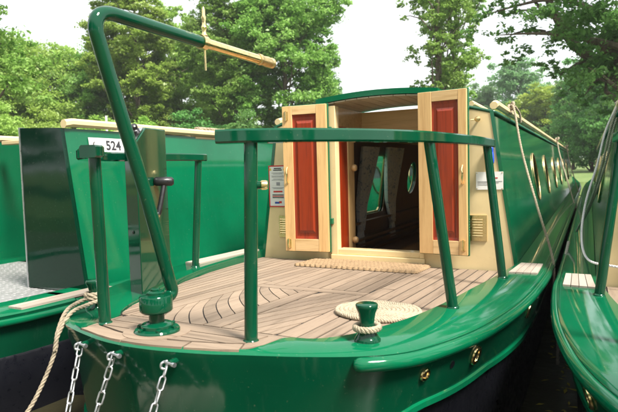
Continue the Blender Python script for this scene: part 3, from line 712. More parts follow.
MB().lathe([(.022, 0), (.022, .02), (.018, .024), (.018, .04), (.012, .045)], q(.17, .45, .005), Vector((.07, -.16, .3)), 18).build('gauge_knob', 'black_plastic', column)
MB().lathe([(.004, 0), (.008, .003), (.004, .006)], ((A_+D_)/2).to_3d()+Vector((0, -.0, .37)), (-.33, -.94, 0), 12).build('column_screw', 'black_plastic', column)
nrm = Vector((.92, .40, 0)); lb = Vector(colpt(.42, 0, .44))
lv = MB().lathe([(.026, 0), (.026, .012), (.016, .018), (.014, .032)], lb, nrm, 20).build('lever_boss', 'chrome', column)
p1 = lb+nrm*.028; p2 = p1+Vector((.0, .02, .055)); p3 = p1+Vector((-.004, .055, .15))
lm = MB().tube([p1, p1+(p2-p1)*.5, p2, p3], [.013, .0125, .012, .012], 12)
lm.tube([p3+Vector((-.035, -.035, .004)), p3+Vector((-.028, -.028, .004)), p3+Vector((.026, .02, .002)), p3+Vector((.034, .026, .002))], [.014, .022, .022, .014], 14)
lm.build('speed_lever', 'black_plastic', column, ang=60)

# --- bollard
def bollard(c, z, root, s=1.):
    return MB().lathe([(.041*s, -.004), (.041*s, .006), (.036*s, .012), (.030*s, .022), (.0235*s, .04), (.0225*s, .065), (.027*s, .088), (.034*s, .104), (.0345*s, .112), (.033*s, .1145), (.0315*s, .1155), (.002, .1160)], (c[0], c[1], z), (0, 0, 1), 28).build('bollard', 'shaded_fitting_green', root, ang=45)
BC = (.655, -1.835); bollard(BC, zg(BC[1]), nb)
PBC = (-.485, -1.87); bollard(PBC, zg(PBC[1]), nb, 1.05)

# --- brass fairlead eyes and scuppers on the hull side
def hull_pt(px_y, d, side=1):
    """point on the starboard hull outer line at world y, d below the gunwale"""
    for (a, b) in zip(oR, oR[1:]):
        if a[1] <= px_y <= b[1]:
            t = (px_y-a[1])/(b[1]-a[1]); x = a[0]+(b[0]-a[0])*t; tn = Vector((b[0]-a[0], b[1]-a[1])).normalized(); n = Vector((tn.y, -tn.x, 0))
            return Vector((x, px_y, zg(px_y)-d))-n*(.006+.034*max(0, d-.05)/.12), Vector((n.x, n.y, -.28)).normalized(), n
def fairlead(y, d, ru, rv, rt):
    c, ax, n = hull_pt(y, d); f = ring(MB(), c+ax*.002, ax, (0, 0, 1), ru, rv, rt).build('fairlead', 'brass', nb)
    disc(MB(), c-ax*.003, ax, (0, 0, 1), ru-rt*.2, rv-rt*.2, .004).build('fairlead_opening', 'bitumen', f)
fairlead(-1.48, .118, .028, .023, .0085); fairlead(-1.775, .105, .0165, .015, .0065); fairlead(-.70, .125, .028, .024, .009)
c, ax, n = hull_pt(-1.64, .108); disc(MB(), c-ax*.002, ax, (0, 0, 1), .013, .011, .004).build('scupper', 'bitumen', nb)
c, ax, n = hull_pt(-.36, .12); disc(MB(), c-ax*.001, ax, (0, 0, 1), .012, .012, .004).build('scupper', 'white_paint', nb)
# eyes on the stern for the fender chains
CH = [((-.225, -2.150, .075), (-.182, -2.25, -.109)), ((-.035, -2.186, .079), (-.056, -2.25, -.086)), ((.165, -2.170, .075), (.163, -2.25, -.045))]
for a, b in CH:
    MB().tube([(a[0]+.012, a[1]+.02, a[2]+.0), (a[0]+.012, a[1]-.018, a[2])], .010, 10).build('chain_lug', 'shaded_fitting_green', nb)

# the boat on the right is the same class: a copy of the whole boat
nb2 = copy_tree(nb); nb2.location = (2.172, -.20, WATER-.01); nb2.scale = (-1, 1, 1)       # handed the other way
for o in [x for x in bpy.data.objects if x.parent == nb2 and x.name.startswith('notice_plate')]:
    for c in [x for x in bpy.data.objects if x.parent == o]: bpy.data.objects.remove(c)
    bpy.data.objects.remove(o)
tag(nb2, 'green narrowboat cut off by the right edge of the photo', 'boat')

# ------------------------------------------------------------------ left boats (semi-traditional stern with wing panels)
def semi_trad(loc, label, bulk_y, roofmat='roof_cream', number=True):
    """local frame: centre line x=0"""
    b = thing('narrowboat', label, 'boat', loc)
    ox, oy, oz = loc; W = lambda x, y, z: (x+ox, y, z)       # x relative to the centre line, y,z world
    zgl = lambda y: -.05+max(0, -1.6-y)*.03
    outer = [(0, -2.95), (.2, -2.92), (.42, -2.82), (.62, -2.64), (.79, -2.38), (.92, -2.05), (1.0, -1.7), (1.04, -1.3), (1.05, -.8), (1.05, 4), (1.05, 9), (1.05, 13), (.8, 15.2), (.4, 16.8), (.05, 17.5)]
    oc = fine(outer, 4)
    full = [(-x, y) for x, y in oc[::-1]]+oc[1:]
    def off(d):
        o = []
        for i, (x, y) in enumerate(full):
            p, q = full[max(0, i-1)], full[min(len(full)-1, i+1)]; L = math.hypot(q[0]-p[0], q[1]-p[1]); o.append((x-(q[1]-p[1])/L*d, y+(q[0]-p[0])/L*d))
        return o
    lev = lambda d, zf: [W(x, y, zf(y)) for x, y in off(d)]
    g = MB(); g.grid([lev(.30, lambda y: zgl(y)-.034), lev(.295, zgl), lev(.012, zgl), lev(0, lambda y: zgl(y)-.012)]); g.build('gunwale', 'green_paint', b, ang=50)
    g = MB(); g.grid([lev(0, lambda y: zgl(y)-.012), lev(.006, lambda y: zgl(y)-.06), lev(.05, lambda y: zgl(y)-.24)]); g.build('hull', 'green_hull', b, ang=60)
    g = MB(); g.grid([lev(.045, lambda y: zgl(y)-.23), lev(.035, lambda y: zgl(y)-.245), lev(.06, lambda y: -.45), lev(.1, lambda y: -.8)]); g.build('hull_bottom', 'bitumen', b, ang=60)
    MB().tube([Vector(p) for p in lev(-.006, lambda y: zgl(y)-.045)], .02, 10).build('rubbing_strake', 'green_paint', b, ang=60)
    # aft deck of chequer plate
    hw = lambda y: max(.02, min(.87, np.interp(y, [p[1] for p in oc], [p[0] for p in oc])-.29))
    ysd = [-2.75+.1*i for i in range(0, 24)]
    dk = MB(); dk.grid([[W(-hw(y), y, zgl(y)-.03), W(hw(y), y, zgl(y)-.03)] for y in ysd]); deck_ = dk.build('aft_deck', 'chequer_metal', b)
    tr = MB(); tw = np.random.RandomState(4)
    for j in range(60):
        for i in range(46):
            x = -.85+i*.037+(j % 2)*.0185; y = -2.7+j*.037
            if abs(x) > hw(y)-.02 or y > -.45: continue
            d = 1 if (i+j) % 2 else -1; a, c_ = .013, .0045
            ux, uy = .707*a, .707*a*d; vx, vy = -.707*c_*d, .707*c_; z = zgl(y)-.03
            tr.add([W(x-ux, y-uy, z), W(x+vx, y+vy, z), W(x+ux, y+uy, z), W(x-vx, y-vy, z), W(x, y, z+.003)], [(0, 1, 4), (1, 2, 4), (2, 3, 4), (3, 0, 4)])
    t_ = tr.build('tread_pattern', 'chequer_metal', deck_, smooth=False); t_['kind'] = 'stuff'
    ch = lambda z: .89-.145*z/.95
    zz = [-.05, .2, .45, .7, .925]; Lc = 12.6
    for s in (1, -1):
        g = MB(); g.grid([[W(s*ch(z), y, z) for z in zz] for y in (bulk_y, 2, 6, 10, Lc)]); g.grid([[W(s*(ch(z)-.03), y, z) for z in zz] for y in (bulk_y, 2, 6, 10, Lc)])
        sd_ = g.build('cabin_side', 'green_paint', b)
        # wing return panel at the aft end, with a bright metal edge
        xi = .375; wp = [(ch(z), z) for z in zz]+[(xi, .945), (xi, -.075)]
        wing = MB().prism([W(s*x, bulk_y-.012, z) for x, z in wp], (0, .03, 0)).build('wing_panel', 'shaded_green', b, smooth=False)
        MB().box(*sorted((ox+s*(xi-.012), ox+s*(xi+.0))), bulk_y-.016, bulk_y+.024, -.075, .948).build('edge_strip', 'galvanised', b, smooth=False)
        MB().sweep(bar(.052, .05, .014), [W(s*.755, bulk_y+.01, .925), W(s*.755, bulk_y+.06, .935), W(s*.755, 4, .935), W(s*.755, 8, .935), W(s*.755, Lc, .935)]).build('handrail', roofmat, b)
        for u in (1.6, 3.2, 5.0, 6.8, 8.8):
            c = Vector(W(s*(ch(.48)+.004), u+.9, .48)); ax = Vector((s, 0, .15)).normalized()
            f = ring(MB(), c, ax, (0, 0, 1), .2, .2, .016).build('porthole_frame', 'brass', b); disc(MB(), c-ax*.01, ax, (0, 0, 1), .2, .2, .006).build('pane', 'glass', f)
    rf = MB(); rf.grid([[W(-.755+1.51*i/12, y, .93+.10*(1-((i-6)/6)**2)) for i in range(13)] for y in (bulk_y+1.25, Lc)])
    r = rf.build('roof', roofmat, b); r.modifiers.new('thick', 'SOLIDIFY').thickness = .03
    MB().prism([W(-.85, bulk_y+1.25, -.5), W(.85, bulk_y+1.25, -.5), W(.85, bulk_y+1.25, 0), W(.71, bulk_y+1.25, .95), W(-.71, bulk_y+1.25, .95), W(-.85, bulk_y+1.25, 0)], (0, .03, 0)).build('rear_bulkhead', 'green_paint', b, smooth=False)
    MB().box(ox-.3, ox+.3, bulk_y+1.235, bulk_y+1.249, 0, .95).build('door', 'mahogany', b, smooth=False)
    MB().sweep(bar(.04, .03, .008), [W(.89, bulk_y+.5, .60), W(.87, 4, .60)]).build('side_moulding', 'green_paint', b) if False else None
    return b
lb_ = semi_trad((-2.325, 0, WATER), 'green narrowboat with dark wing panel and number plate left of the middle boat', -1.13)
lb_['category'] = 'boat'
fb = copy_tree(lb_); fb.location = (-4.75, .2, WATER); tag(fb, 'green narrowboat partly hidden behind the dark wing panel at far left', 'boat')
lk_ = MB().box(-4.35, -3.85, 2.2, 4.7, .95, 1.19).build('roof_locker', 'orange_paint', fb, bevel=.01)
MB().box(-4.37, -3.83, 2.18, 4.72, 1.19, 1.23).build('locker_lid', 'roof_cream', lk_, bevel=.008)
MB().box(-4.36, -3.84, 2.9, 3.0, 1.0, 1.19).build('locker_strap', 'green_paint', lk_, smooth=False)
# number plate on the cabin side of the left boat
ch_l = lambda z: -2.325+.89-.145*z/.95
zc = .83; pn = MB().prism([(ch_l(.785)+.004, -.95, .785), (ch_l(.785)+.004, -.53, .785), (ch_l(.875)+.004, -.53, .875), (ch_l(.875)+.004, -.95, .875)], (.004, 0, 0)).build('number_plate', 'white_paint', lb_, smooth=False)
upv = Vector((ch_l(.875)-ch_l(.785), 0, .09))
text_mesh('plate_number', '524', .085, 'dark_print', pn, (ch_l(.80)+.0095, -.82, .80), (0, 1, 0), upv, .002)
text_mesh('plate_letter', 'c', .05, 'dark_print', pn, (ch_l(.80)+.0095, -.925, .825), (0, 1, 0), upv, .0)
# tread pad, bollard, rail fittings on the left boat
pad([(-1.44, -1.62), (-1.33, -1.62), (-1.29, -1.05), (-1.40, -1.05)], lambda y: -.05+.002, lb_, 2)
# roof clutter of the left boats: cleat, coil, pole, box
cl = MB().tube([(-1.62, .55, .99), (-1.62, .75, .99)], .014, 10); cl.tube([(-1.62, .61, .955), (-1.62, .61, .99)], .01, 8); cl.tube([(-1.62, .69, .955), (-1.62, .69, .99)], .01, 8); cl.build('cleat', 'galvanised', lb_)

def single(mb, name, mat, base, label, cat_, group=None, **kw): return tag(mb.build(name, mat, None, base=base, **kw), label, cat_, group)
sc = [V(-1.85+.12*math.cos(t)*(1+.1*math.sin(3*t)), .75+.30*math.sin(t)*(1-.01*t), .995+.0018*t+.01*math.sin(2.3*t)) for t in [i*.2 for i in range(95)]]
single(rope(MB(), sc, .013), 'roof_rope', 'rope_fibre', (-1.85, .75, .98), 'coil of cream rope lying on the roof of the left narrowboat', 'rope')
pl_ = MB().tube([(-2.0, -.40, .93), (-2.0, -.40, 1.085)], .009, 10); pl_.lathe([(.02, 0), (.02, .012), (.009, .02)], (-2.0, -.40, .93), (0, 0, 1), 12); pl_.build('aerial', 'white_paint', lb_)
MB().box(-2.95, -1.57, -.62, -.55, .90, .93).build('cross_bar', 'roof_cream', lb_, bevel=.005)

# ------------------------------------------------------------------ loose things on the deck
mat = MB(); nx, ny = 260, 110; mx0, mx1, my0, my1 = -.425, .375, -.355, -.035
rows = []
for j in range(ny+1):
    v_ = j/ny; r_ = []
    for i in range(nx+1):
        u_ = i/nx; sc_ = .010*abs(math.sin(u_*math.pi*22)) ; ex = .008*abs(math.sin(v_*math.pi*9))
        x = mx0+(mx1-mx0)*u_+ex*(2*u_-1); y = my0+(my1-my0)*v_+sc_*(2*v_-1)
        e = min(u_, 1-u_, (v_)*.45, (1-v_)*.45); ed = min(1, e/.012)
        rw = v_*10; fq = rw-math.floor(rw); dr = 1 if int(rw) % 2 else -1
        h = .012*ed**.5+.006*(1-abs(2*fq-1)**3)*(.35+.65*abs(math.sin(u_*math.pi*30+dr*fq*2.2)))*ed+.0015*rng.random()
        r_.append((x, y, dz(y)+.002+h))
    rows.append(r_)
mat.grid(rows)
single(mat, 'coir_mat', 'coir', (0, -.2, dz(-.2)), 'woven coir door mat lying in front of the open cabin doors', 'mat', ang=180)
# flat rope coil with its tail round the bollard
cc = V(.535, -1.425, 0); pts = []
turns = 9.5
for i in range(int(turns*40)+1):
    t = i/40; r_ = .010+.0166*t; a = -2*math.pi*t+1.6
    x = cc.x+r_*math.cos(a); y = cc.y+r_*math.sin(a); pts.append(V(x, y, dz(y)+.0095+.0008*math.sin(i*.9)))
tail = [pts[-1]]
coil = MB(); rope(coil, pts, .0092, .03)
ex = [pts[0], V(cc.x+.005, cc.y-.01, dz(cc.y)+.024), V(cc.x+.035, cc.y-.015, dz(cc.y)+.034), V(cc.x+.07, cc.y-.03, dz(cc.y)+.034), V(cc.x+.085, cc.y-.04, dz(cc.y)+.033)]
zb_ = zg(BC[1]); wrap = [V(BC[0]+.037*math.cos(a), BC[1]+.037*math.sin(a), zb_+.038+.003*a/6) for a in [i*.22+.8 for i in range(62)]]
lead = cat([pts[-1], V(.70, -1.56, dz(-1.56)+.03), V(.71, -1.70, zb_+.016), wrap[0]], 10)
single(coil, 'rope_coil', 'rope_fibre', (cc.x, cc.y, dz(cc.y)), 'flat spiral coil of cream rope lying on the deck behind the bollard', 'rope')

single(rope(MB(), wrap, .009, .03), 'bollard_rope', 'rope_fibre', (BC[0], BC[1], zb_), 'turn of cream rope round the foot of the green bollard on the right', 'rope')
# stern fender hung on three chains (below the picture)
ends = [V(-.135, -2.355, -.30), V(-.08, -2.325, -.275), V(.162, -2.33, -.20)]
fd = MB(); rope(fd, [(-.26, -2.36, -.36), (-.1, -2.38, -.36), (.1, -2.38, -.36), (.28, -2.36, -.36)], .085, .3, 12)
single(fd, 'stern_fender', 'rope_grey', (0, -2.37, -.45), 'thick rope fender hanging on chains under the stern', 'fender')
lk = bpy.data.meshes.new('chain_link'); lm_ = MB(); seg = 20; lp = []
for i in range(seg):
    t = 2*math.pi*i/seg; lp.append(V(.0085*math.cos(t), 0, .0085*math.sin(t)+(.0115 if math.sin(t) >= 0 else -.0115)))
ts = 8; vs = []
for i in range(seg):
    tn = (lp[(i+1) % seg]-lp[i-1]).normalized(); sdv = V(0, 1, 0); upv_ = tn.cross(sdv)
    vs += [lp[i]+(sdv*math.cos(2*math.pi*k/ts)+upv_*math.sin(2*math.pi*k/ts))*.0032 for k in range(ts)]
lk.from_pydata([tuple(p) for p in vs], [], [(i*ts+k, i*ts+(k+1) % ts, ((i+1) % seg)*ts+(k+1) % ts, ((i+1) % seg)*ts+k) for i in range(seg) for k in range(ts)])
lk.materials.append(MAT['galvanised']); lk.shade_smooth()
names = ['leftmost galvanised chain hanging from the green stern', 'middle galvanised chain hanging from the green stern with a shackle', 'rightmost of the three galvanised chains hanging from the stern']
for ci, ((a, b), e_) in enumerate(zip(CH, ends)):
    a = V(*a)+V(.0, -.012, -.004); d = (e_-a); L = d.length; d.normalize(); n_ = int(L/.0335)+1
    root = thing('fender_chain', names[ci], 'chain', tuple(e_), 'chains carrying the stern fender')
    q0 = V(0, 0, 1).rotation_difference(d)
    for i in range(n_):
        o = bpy.data.objects.new('chain_link', lk); col.objects.link(o); o.parent = root
        p = a+d*(.014+i*.0335); sag = math.sin(math.pi*(i+.5)/n_)*.018; p = p+V(-.2, -.3, -1)*sag
        o.location = p-e_; o.rotation_mode = 'QUATERNION'
        o.rotation_quaternion = q0 @ Matrix.Rotation(R(35+90*(i % 2)+rng.uniform(-12, 12)), 3, 'Z').to_quaternion()
    sh = MB(); hz = V(a.x, a.y, a.z); sh.tube(cat([hz+V(-.002, .004, .008), hz+V(-.012, -.010, .004), hz+V(-.012, -.012, -.010), hz+V(.002, -.006, -.014)], 5), .0038, 8)
    sh.tube([hz+V(-.010, -.004, .007), hz+V(.034, -.012, .006)], .004, 8); sh.lathe([(.007, 0), (.007, .01)], hz+V(.03, -.011, .006), (1, -.2, 0), 8)
    sh.build('shackle', 'galvanised', root)

# ------------------------------------------------------------------ mooring ropes
def knot(mb, c, r, rr, rot=0):
    pts = []
    for i in range(70):
        t = i/69*2*math.pi; x = (2+math.cos(3*t))*math.cos(2*t); y = (2+math.cos(3*t))*math.sin(2*t); z = math.sin(3*t)
        pts.append(V(c[0]+r*.33*(x*math.cos(rot)-z*math.sin(rot)), c[1]+r*.33*y, c[2]+r*.33*(x*math.sin(rot)+z*math.cos(rot))))
    rope(mb, pts, rr); return mb
r1 = MB(); rope(r1, cat([(.775, .62, 1.045), (.80, .58, 1.0), (.86, .45, .72), (.97, .27, .36), (1.06, .17, .07), (1.075, .10, -.12)], 10), .008)
knot(r1, (.77, .63, 1.02), .045, .009, 1.2); rope(r1, cat([(.80, .60, 1.03), (.825, .66, .98), (.83, .68, .92)], 6), .008)
single(r1, 'mooring_rope', 'rope_fibre', (.77, .63, .99), 'thin cream rope tied to the handrail of the middle boat and drawn down its side', 'rope')
for k, (yy, off_) in enumerate(((6.4, .0), (10.5, .4))):
    r2 = MB(); rope(r2, cat([(.775, yy, 1.05), (.82, yy-.1, .8), (.95, yy-.35-off_, .35), (1.075, yy-.7-off_, -.05)], 10), .011, step=.02); knot(r2, (.765, yy, 1.03), .055, .011, .8)
    single(r2, 'mooring_rope', 'rope_fibre', (.77, yy, 1.0), ['slack cream rope hanging from the handrail of the middle boat near its far windows', 'farthest cream rope on the handrail of the middle boat'][k], 'rope')
# ropes of the right boat
r3 = MB(); bx = 2.20-.752
for dx, sl in ((0, 0), (.02, .06)):
    rope(r3, cat([(bx-.02+dx, .62, 1.03), (bx-.07+dx, .70+sl, .86), (bx-.12+dx, .85+sl, .6), (bx-.20+dx*.5, 1.15, .3), (bx-.285, 1.5, .08)], 10), .0085)
knot(r3, (bx, .62, 1.01), .055, .0095, .5); knot(r3, (bx-.02, .68, .97), .045, .0085, 1.7)
single(r3, 'mooring_rope', 'rope_grey', (bx, .62, .98), 'knotted grey double rope hanging down the side of the right boat', 'rope')
r4 = MB(); rope(r4, cat([(bx-.02, .60, 1.03), (bx-.10, .55, .84), (bx-.15, .42, .62), (bx-.21, .25, .40), (bx-.23, .05, .22), (bx-.20, -.15, .12), (bx-.10, -.28, .11), (bx+.02, -.34, .12), (bx+.12, -.36, .2)], 10), .0065)
single(r4, 'mooring_rope', 'rope_white', (bx, .6, .98), 'white rope drooping in a loop across the end of the right boat', 'rope')
r5 = MB(); rope(r5, cat([(1.13, .75, .09), (1.10, .45, -.1), (1.09, .3, -.35), (1.09, .2, -.6)], 10), .010)
single(r5, 'hanging_rope', 'rope_grey', (1.09, .2, -.62), 'dark rope hanging into the narrow gap between the boats', 'rope')
# rope from the left boat's bollard down to the lower left corner
r6 = MB(); lbz = zg(PBC[1])
wr = [V(PBC[0]+.037*math.cos(a), PBC[1]+.037*math.sin(a), lbz+.038+.002*a) for a in [i*.25 for i in range(50)]]
rope(r6, wr, .010)
rope(r6, cat([wr[-1], V(-.515, -1.93, .135), V(-.475, -2.02, .122), V(-.455, -2.075, .06), V(-.452, -2.09, .0), V(-.474, -2.125, -.1), V(-.499, -2.18, -.2), V(-.52, -2.30, -.31), V(-.50, -2.48, -.29), V(-.47, -2.60, -.206), V(-.40, -2.80, -.209)], 12), .0076)
rope(r6, cat([wr[0], V(-.445, -1.95, .135), V(-.435, -2.03, .124), V(-.437, -2.085, .06), V(-.446, -2.098, .0)], 12), .0076)
single(r6, 'mooring_rope', 'rope_fibre', (PBC[0], PBC[1], lbz), 'twisted cream rope running from the stern bollard to the lower left corner', 'rope')

# leaves and weed floating in the gap
lf = MB()
for i in range(170):
    y = rng.uniform(-1.6, 2.4); x = rng.uniform(1.03, 1.26); a = rng.uniform(0, 6.28); s = rng.uniform(.006, .02)*(1 if i % 7 else 1.6); l = s*rng.uniform(1, 2.4)
    c_, s_ = math.cos(a), math.sin(a)
    lf.add([(x+c_*u-s_*v, y+s_*u+c_*v, WATER+.004+w) for u, v, w in ((-l, 0, 0), (0, -s*.5, .002), (l, 0, .0), (0, s*.5, .002))], [(0, 1, 2), (0, 2, 3)])
tag(lf.build('floating_leaves', 'floating_leaf', smooth=False), 'yellow leaves and weed floating in the gap between boats', 'leaves', kind='stuff')

# ------------------------------------------------------------------ trees
def at(px, dist):
    th = R(YAW)-math.atan((px-309)/539); return CAM.x-dist*math.sin(th), CAM.y+dist*math.cos(th)
def leaf_mesh(name, P, size, seed, mat, flat=.55, ct=None):
    r = np.random.RandomState(seed); n = len(P)
    nrm = r.normal(size=(n, 3)); nrm[:, 2] = np.abs(nrm[:, 2])+flat; nrm /= np.linalg.norm(nrm, axis=1)[:, None]
    t = r.normal(size=(n, 3)); t -= nrm*(t*nrm).sum(1)[:, None]; t /= np.linalg.norm(t, axis=1)[:, None]; b = np.cross(nrm, t)
    s = size*r.uniform(.6, 1.35, n)[:, None]
    v = np.empty((n, 4, 3)); v[:, 0] = P-t*s*.62; v[:, 1] = P-b*s*.34+nrm*s*.10; v[:, 2] = P+t*s*.62-nrm*s*.12; v[:, 3] = P+b*s*.34+nrm*s*.10
    me = bpy.data.meshes.new(name); me.vertices.add(n*4); me.vertices.foreach_set('co', v.reshape(-1).astype(np.float32))
    me.loops.add(n*4); me.loops.foreach_set('vertex_index', np.arange(n*4, dtype=np.int32))
    me.polygons.add(n); me.polygons.foreach_set('loop_start', np.arange(0, n*4, 4, dtype=np.int32))
    me.update(calc_edges=True); me.materials.append(MAT[mat])
    at_ = me.attributes.new('tint', 'FLOAT', 'FACE'); at_.data.foreach_set('value', np.clip(.55*r.beta(2, 2, n)+(.45*ct if ct is not None else .22), 0, 1).astype(np.float32))
    return me
def crown_points(r, centers, radii, per):
    out = []; tn = []
    for c, q in zip(centers, radii):
        k = max(8, int(per*q**2)); ns = 11
        sd_ = r.normal(size=(ns, 3)); sd_ /= np.linalg.norm(sd_, axis=1)[:, None]; sc_ = sd_*(q*r.uniform(.35, 1.12, ns))[:, None]; sc_[:, 2] *= .75
        sr = q*r.uniform(.20, .42, ns); w = r.randint(0, ns, k); st = np.clip(r.normal(.5, .18, ns)+r.uniform(-.3, .3), 0, 1)
        p = sc_[w]+r.normal(size=(k, 3))*np.array([1, 1, .55])*(sr[w]*.52)[:, None]; out.append(c+p); tn.append(st[w])
    return np.concatenate(out), np.concatenate(tn)
def limb(mb, a, b, r0, r1, rr, n=7, bend=.12):
    a = np.array(a, float); b = np.array(b, float); L = np.linalg.norm(b-a); off = rr.normal(size=3)*L*bend; up = np.array([0, 0, L*.10])
    pts = []
    for i in range(n+1):
        t = i/n; pts.append(tuple(a+(b-a)*t+off*math.sin(math.pi*t)*.6+up*math.sin(math.pi*t)+rr.normal(size=3)*L*.012*(0 < i < n)))
    mb.tube(pts, [r0+(r1-r0)*i/n for i in range(n+1)], 7); return pts
def make_tree(name, label, loc, H, Rc, base, seed, mat, leaf=.16, ncl=70, per=420, tr=.16, clump=.30, group='trees along the bank', shape=1., limbs=22, lean=(0, 0), extra=None):
    """H height, Rc crown radius, base crown bottom height"""
    r = np.random.RandomState(seed); root = thing(name, label, 'tree', (loc[0], loc[1], loc[2] if len(loc) > 2 else .0-.05), group)
    hc = (H-base)/2; zc = base+hc; C = []; q = []
    while len(C) < ncl:
        p = r.uniform(-1, 1, 3); d = np.linalg.norm(p)
        if d > 1 or d < .35: continue
        f_ = math.sin(p[0]*4.1+seed)+math.sin(p[1]*4.7+seed*1.7)+math.sin(p[2]*5.3+seed*.6)
        if f_ < -.9 and r.uniform() < .8: continue
        w = 1-.38*max(0, p[2])**1.5*shape
        C.append([p[0]*Rc*w*.86+lean[0]*(p[2]+1)*hc, p[1]*Rc*w*.86+lean[1]*(p[2]+1)*hc, zc+p[2]*hc*.9]); q.append(Rc*clump*r.uniform(.45, 1.3))
    C = np.array(C); q = np.array(q)
    if extra is not None:
        C = np.concatenate([C, np.array(extra[0])]); q = np.concatenate([q, np.array(extra[1])])
    P, ctint = crown_points(r, C, q, per/ (q.mean()**2) )
    o = bpy.data.objects.new('crown', leaf_mesh('crown', P, leaf, seed, mat, ct=ctint)); col.objects.link(o); o.parent = root
    tk = MB(); zt_ = base+(H-base)*.72; pts = []
    for i in range(10):
        t = i/9; pts.append((lean[0]*max(0, t*zt_-base)+.05*H*.12*math.sin(t*5+seed), lean[1]*max(0, t*zt_-base)+.05*H*.12*math.sin(t*4+seed*2), t*zt_-.15))
    tk.tube(pts, [tr*(1.25 if i == 0 else 1)*(1-.75*i/9) for i in range(10)], 9)
    for i in r.choice(len(C), min(limbs, len(C)), False):
        c = C[i]; z0 = min(zt_*.95, max(base*.75, c[2]-abs(r.normal())*.25*H*.5-.5)); t = (z0+.15)/(zt_+.15); k = min(8, int(t*9)); p0 = Vector(pts[k]).lerp(Vector(pts[k+1]), t*9-k)
        limb(tk, tuple(p0), c, tr*(1-.75*t)*.5, .012, r)
    k = MB(); k.v = [(a+root.location.x, b_+root.location.y, c_+root.location.z) for a, b_, c_ in tk.v]; k.f = tk.f
    k.build('trunk', 'bark', root)
    return root
def again(src, px, dist, label, scale, rot, name=None, mat=None):
    c = copy_tree(src); x, y = at(px, dist); c.location = (x, y, -.05); c.scale = scale if isinstance(scale, tuple) else (scale,)*3; c.rotation_euler.z = rot; c['label'] = label
    if name: c.name = name
    if mat:
        for ch in [x for x in bpy.data.objects if x.parent == c and x.name.startswith('crown')]:
            ch.material_slots[0].link = 'OBJECT'; ch.material_slots[0].material = MAT[mat]
    return c
# left tree line
tA = make_tree('broadleaf_tree', 'tall dense tree whose crown fills the sky left of the hatch', at(288, 24.5), 11.5, 2.75, 1.0, 11, 'leaf_mid', .105, 125, 780, .17, .27, shape=.5)
tB = make_tree('broadleaf_tree', 'tall pale green tree standing behind the bent tiller arm', at(143, 27), 12, 2.35, .8, 23, 'leaf_bright', .105, 120, 740, .15, .27, shape=.7)
tC = make_tree('broadleaf_tree', 'lower rounded tree above the roof of the left boat', at(70, 31), 7.2, 3.2, .5, 37, 'leaf_bright', .112, 100, 740, .14, .30)
again(tA, 238, 25.5, 'dark leafy tree directly behind the brass tiller', (.92, .92, .93), 2.1)
again(tB, 180, 30, 'pale tree left of the brass tiller pin', (.85, .85, .86), 1.3)
again(tC, 20, 29, 'bushy tree at the left edge behind the far left boat', (1.05, 1.05, 1.0), 2.6)
again(tC, 120, 30, 'rounded tree seen between the tiller arm and the left boat', (.9, .9, 1.05), 4.2, mat='leaf_mid')
again(tC, 205, 33, 'middle height tree filling the dip right of the swan neck', (1.0, 1.0, 1.28), 5.1)
again(tC, 322, 27, 'low dark tree against the left side of the open hatch', (.55, .55, .80), .7, mat='leaf_dark')
again(tB, -20, 34, 'tall pale tree beyond the left edge', (1, 1, .75), 3.3)
# understorey
sC = make_tree('shrub', 'low bright shrub behind the left boat roof at the left', at(40, 23), 3.0, 1.9, .1, 51, 'leaf_bright', .085, 45, 640, .05, .36, group='shrubs along the bank')
for i, (px, d, s, lab) in enumerate(((100, 24, .95, 'bright shrub behind the number plate of the left boat'), (150, 22.5, .9, 'shrub behind the top of the control column'), (200, 23, 1., 'dark shrub above the rope coil on the left roof'),
                                     (250, 22, .95, 'shrub just left of the open cabin hatch'), (300, 23, .9, 'shrub hidden behind the left door'), (-10, 22, 1.05, 'shrub at the far left edge'))):
    again(sC, px, d, lab, s, i*1.3, mat=('leaf_dark' if i in (2, 3, 4) else None))
# near sparse tree at the left edge
tN = make_tree('oak_tree', 'near tree at the upper left corner with loose branches', at(-62, 15), 7.2, 3.0, 1.8, 71, 'leaf_mid', .085, 60, 420, .18, .22, group='near trees')
# pair of slender ivy-clad trees right of the sky gap
def slender(px, dist, label, seed, H):
    x, y = at(px, dist)
    ivy_c = [[.02*math.sin(z*3+seed), .02*math.cos(z*2), z] for z in np.arange(.5, H*.62, .28)]
    return make_tree('slender_tree', label, (x, y), H, 1.75, 2.6, seed, 'leaf_mid', .085, 60, 240, .15, .24, group='slender trees', shape=.3, limbs=30, extra=(ivy_c, [.19]*len(ivy_c)))
slender(441, 21, 'slender ivy-clad tree right of the hatch, nearer the open sky', 83, 9.5)
slender(457, 22.5, 'slender ivy-clad tree just above the right door', 84, 10.5)
# big dark tree overhanging from the right
bx_, by_ = at(668, 13.5)
def rel(px, py, dist):
    d = cf+cr*((px-309)/539)+cu*((206-py)/539); d = d/ d.dot(Vector((-math.sin(R(YAW)), math.cos(R(YAW)), 0))); p = CAM+d*dist; return [p.x-bx_, p.y-by_, p.z+.05]
exc = []; exq = []
for px, py, d, q in ((600, 30, 13, .62), (575, 12, 12.6, .5), (560, 38, 13, .45), (535, 20, 12.5, .42), (510, 8, 12.6, .42), (500, 35, 12.7, .34), (520, 50, 12.8, .3), (545, 58, 13, .33), (555, 75, 13, .3), (580, 70, 13.2, .5), (605, 80, 13.4, .6), (615, 55, 13, .7),
                     (590, 95, 13.6, .42), (610, 110, 13.8, .5), (485, 15, 12.8, .30), (470, 35, 12.9, .22), (505, 62, 12.9, .2), (568, 90, 13.4, .22), (620, 20, 12.8, .7), (590, -20, 12.8, .7), (550, -25, 12.5, .6), (510, -25, 12.5, .5), (615, 135, 14, .4)):
    exc.append(rel(px, py, d)); exq.append(q)
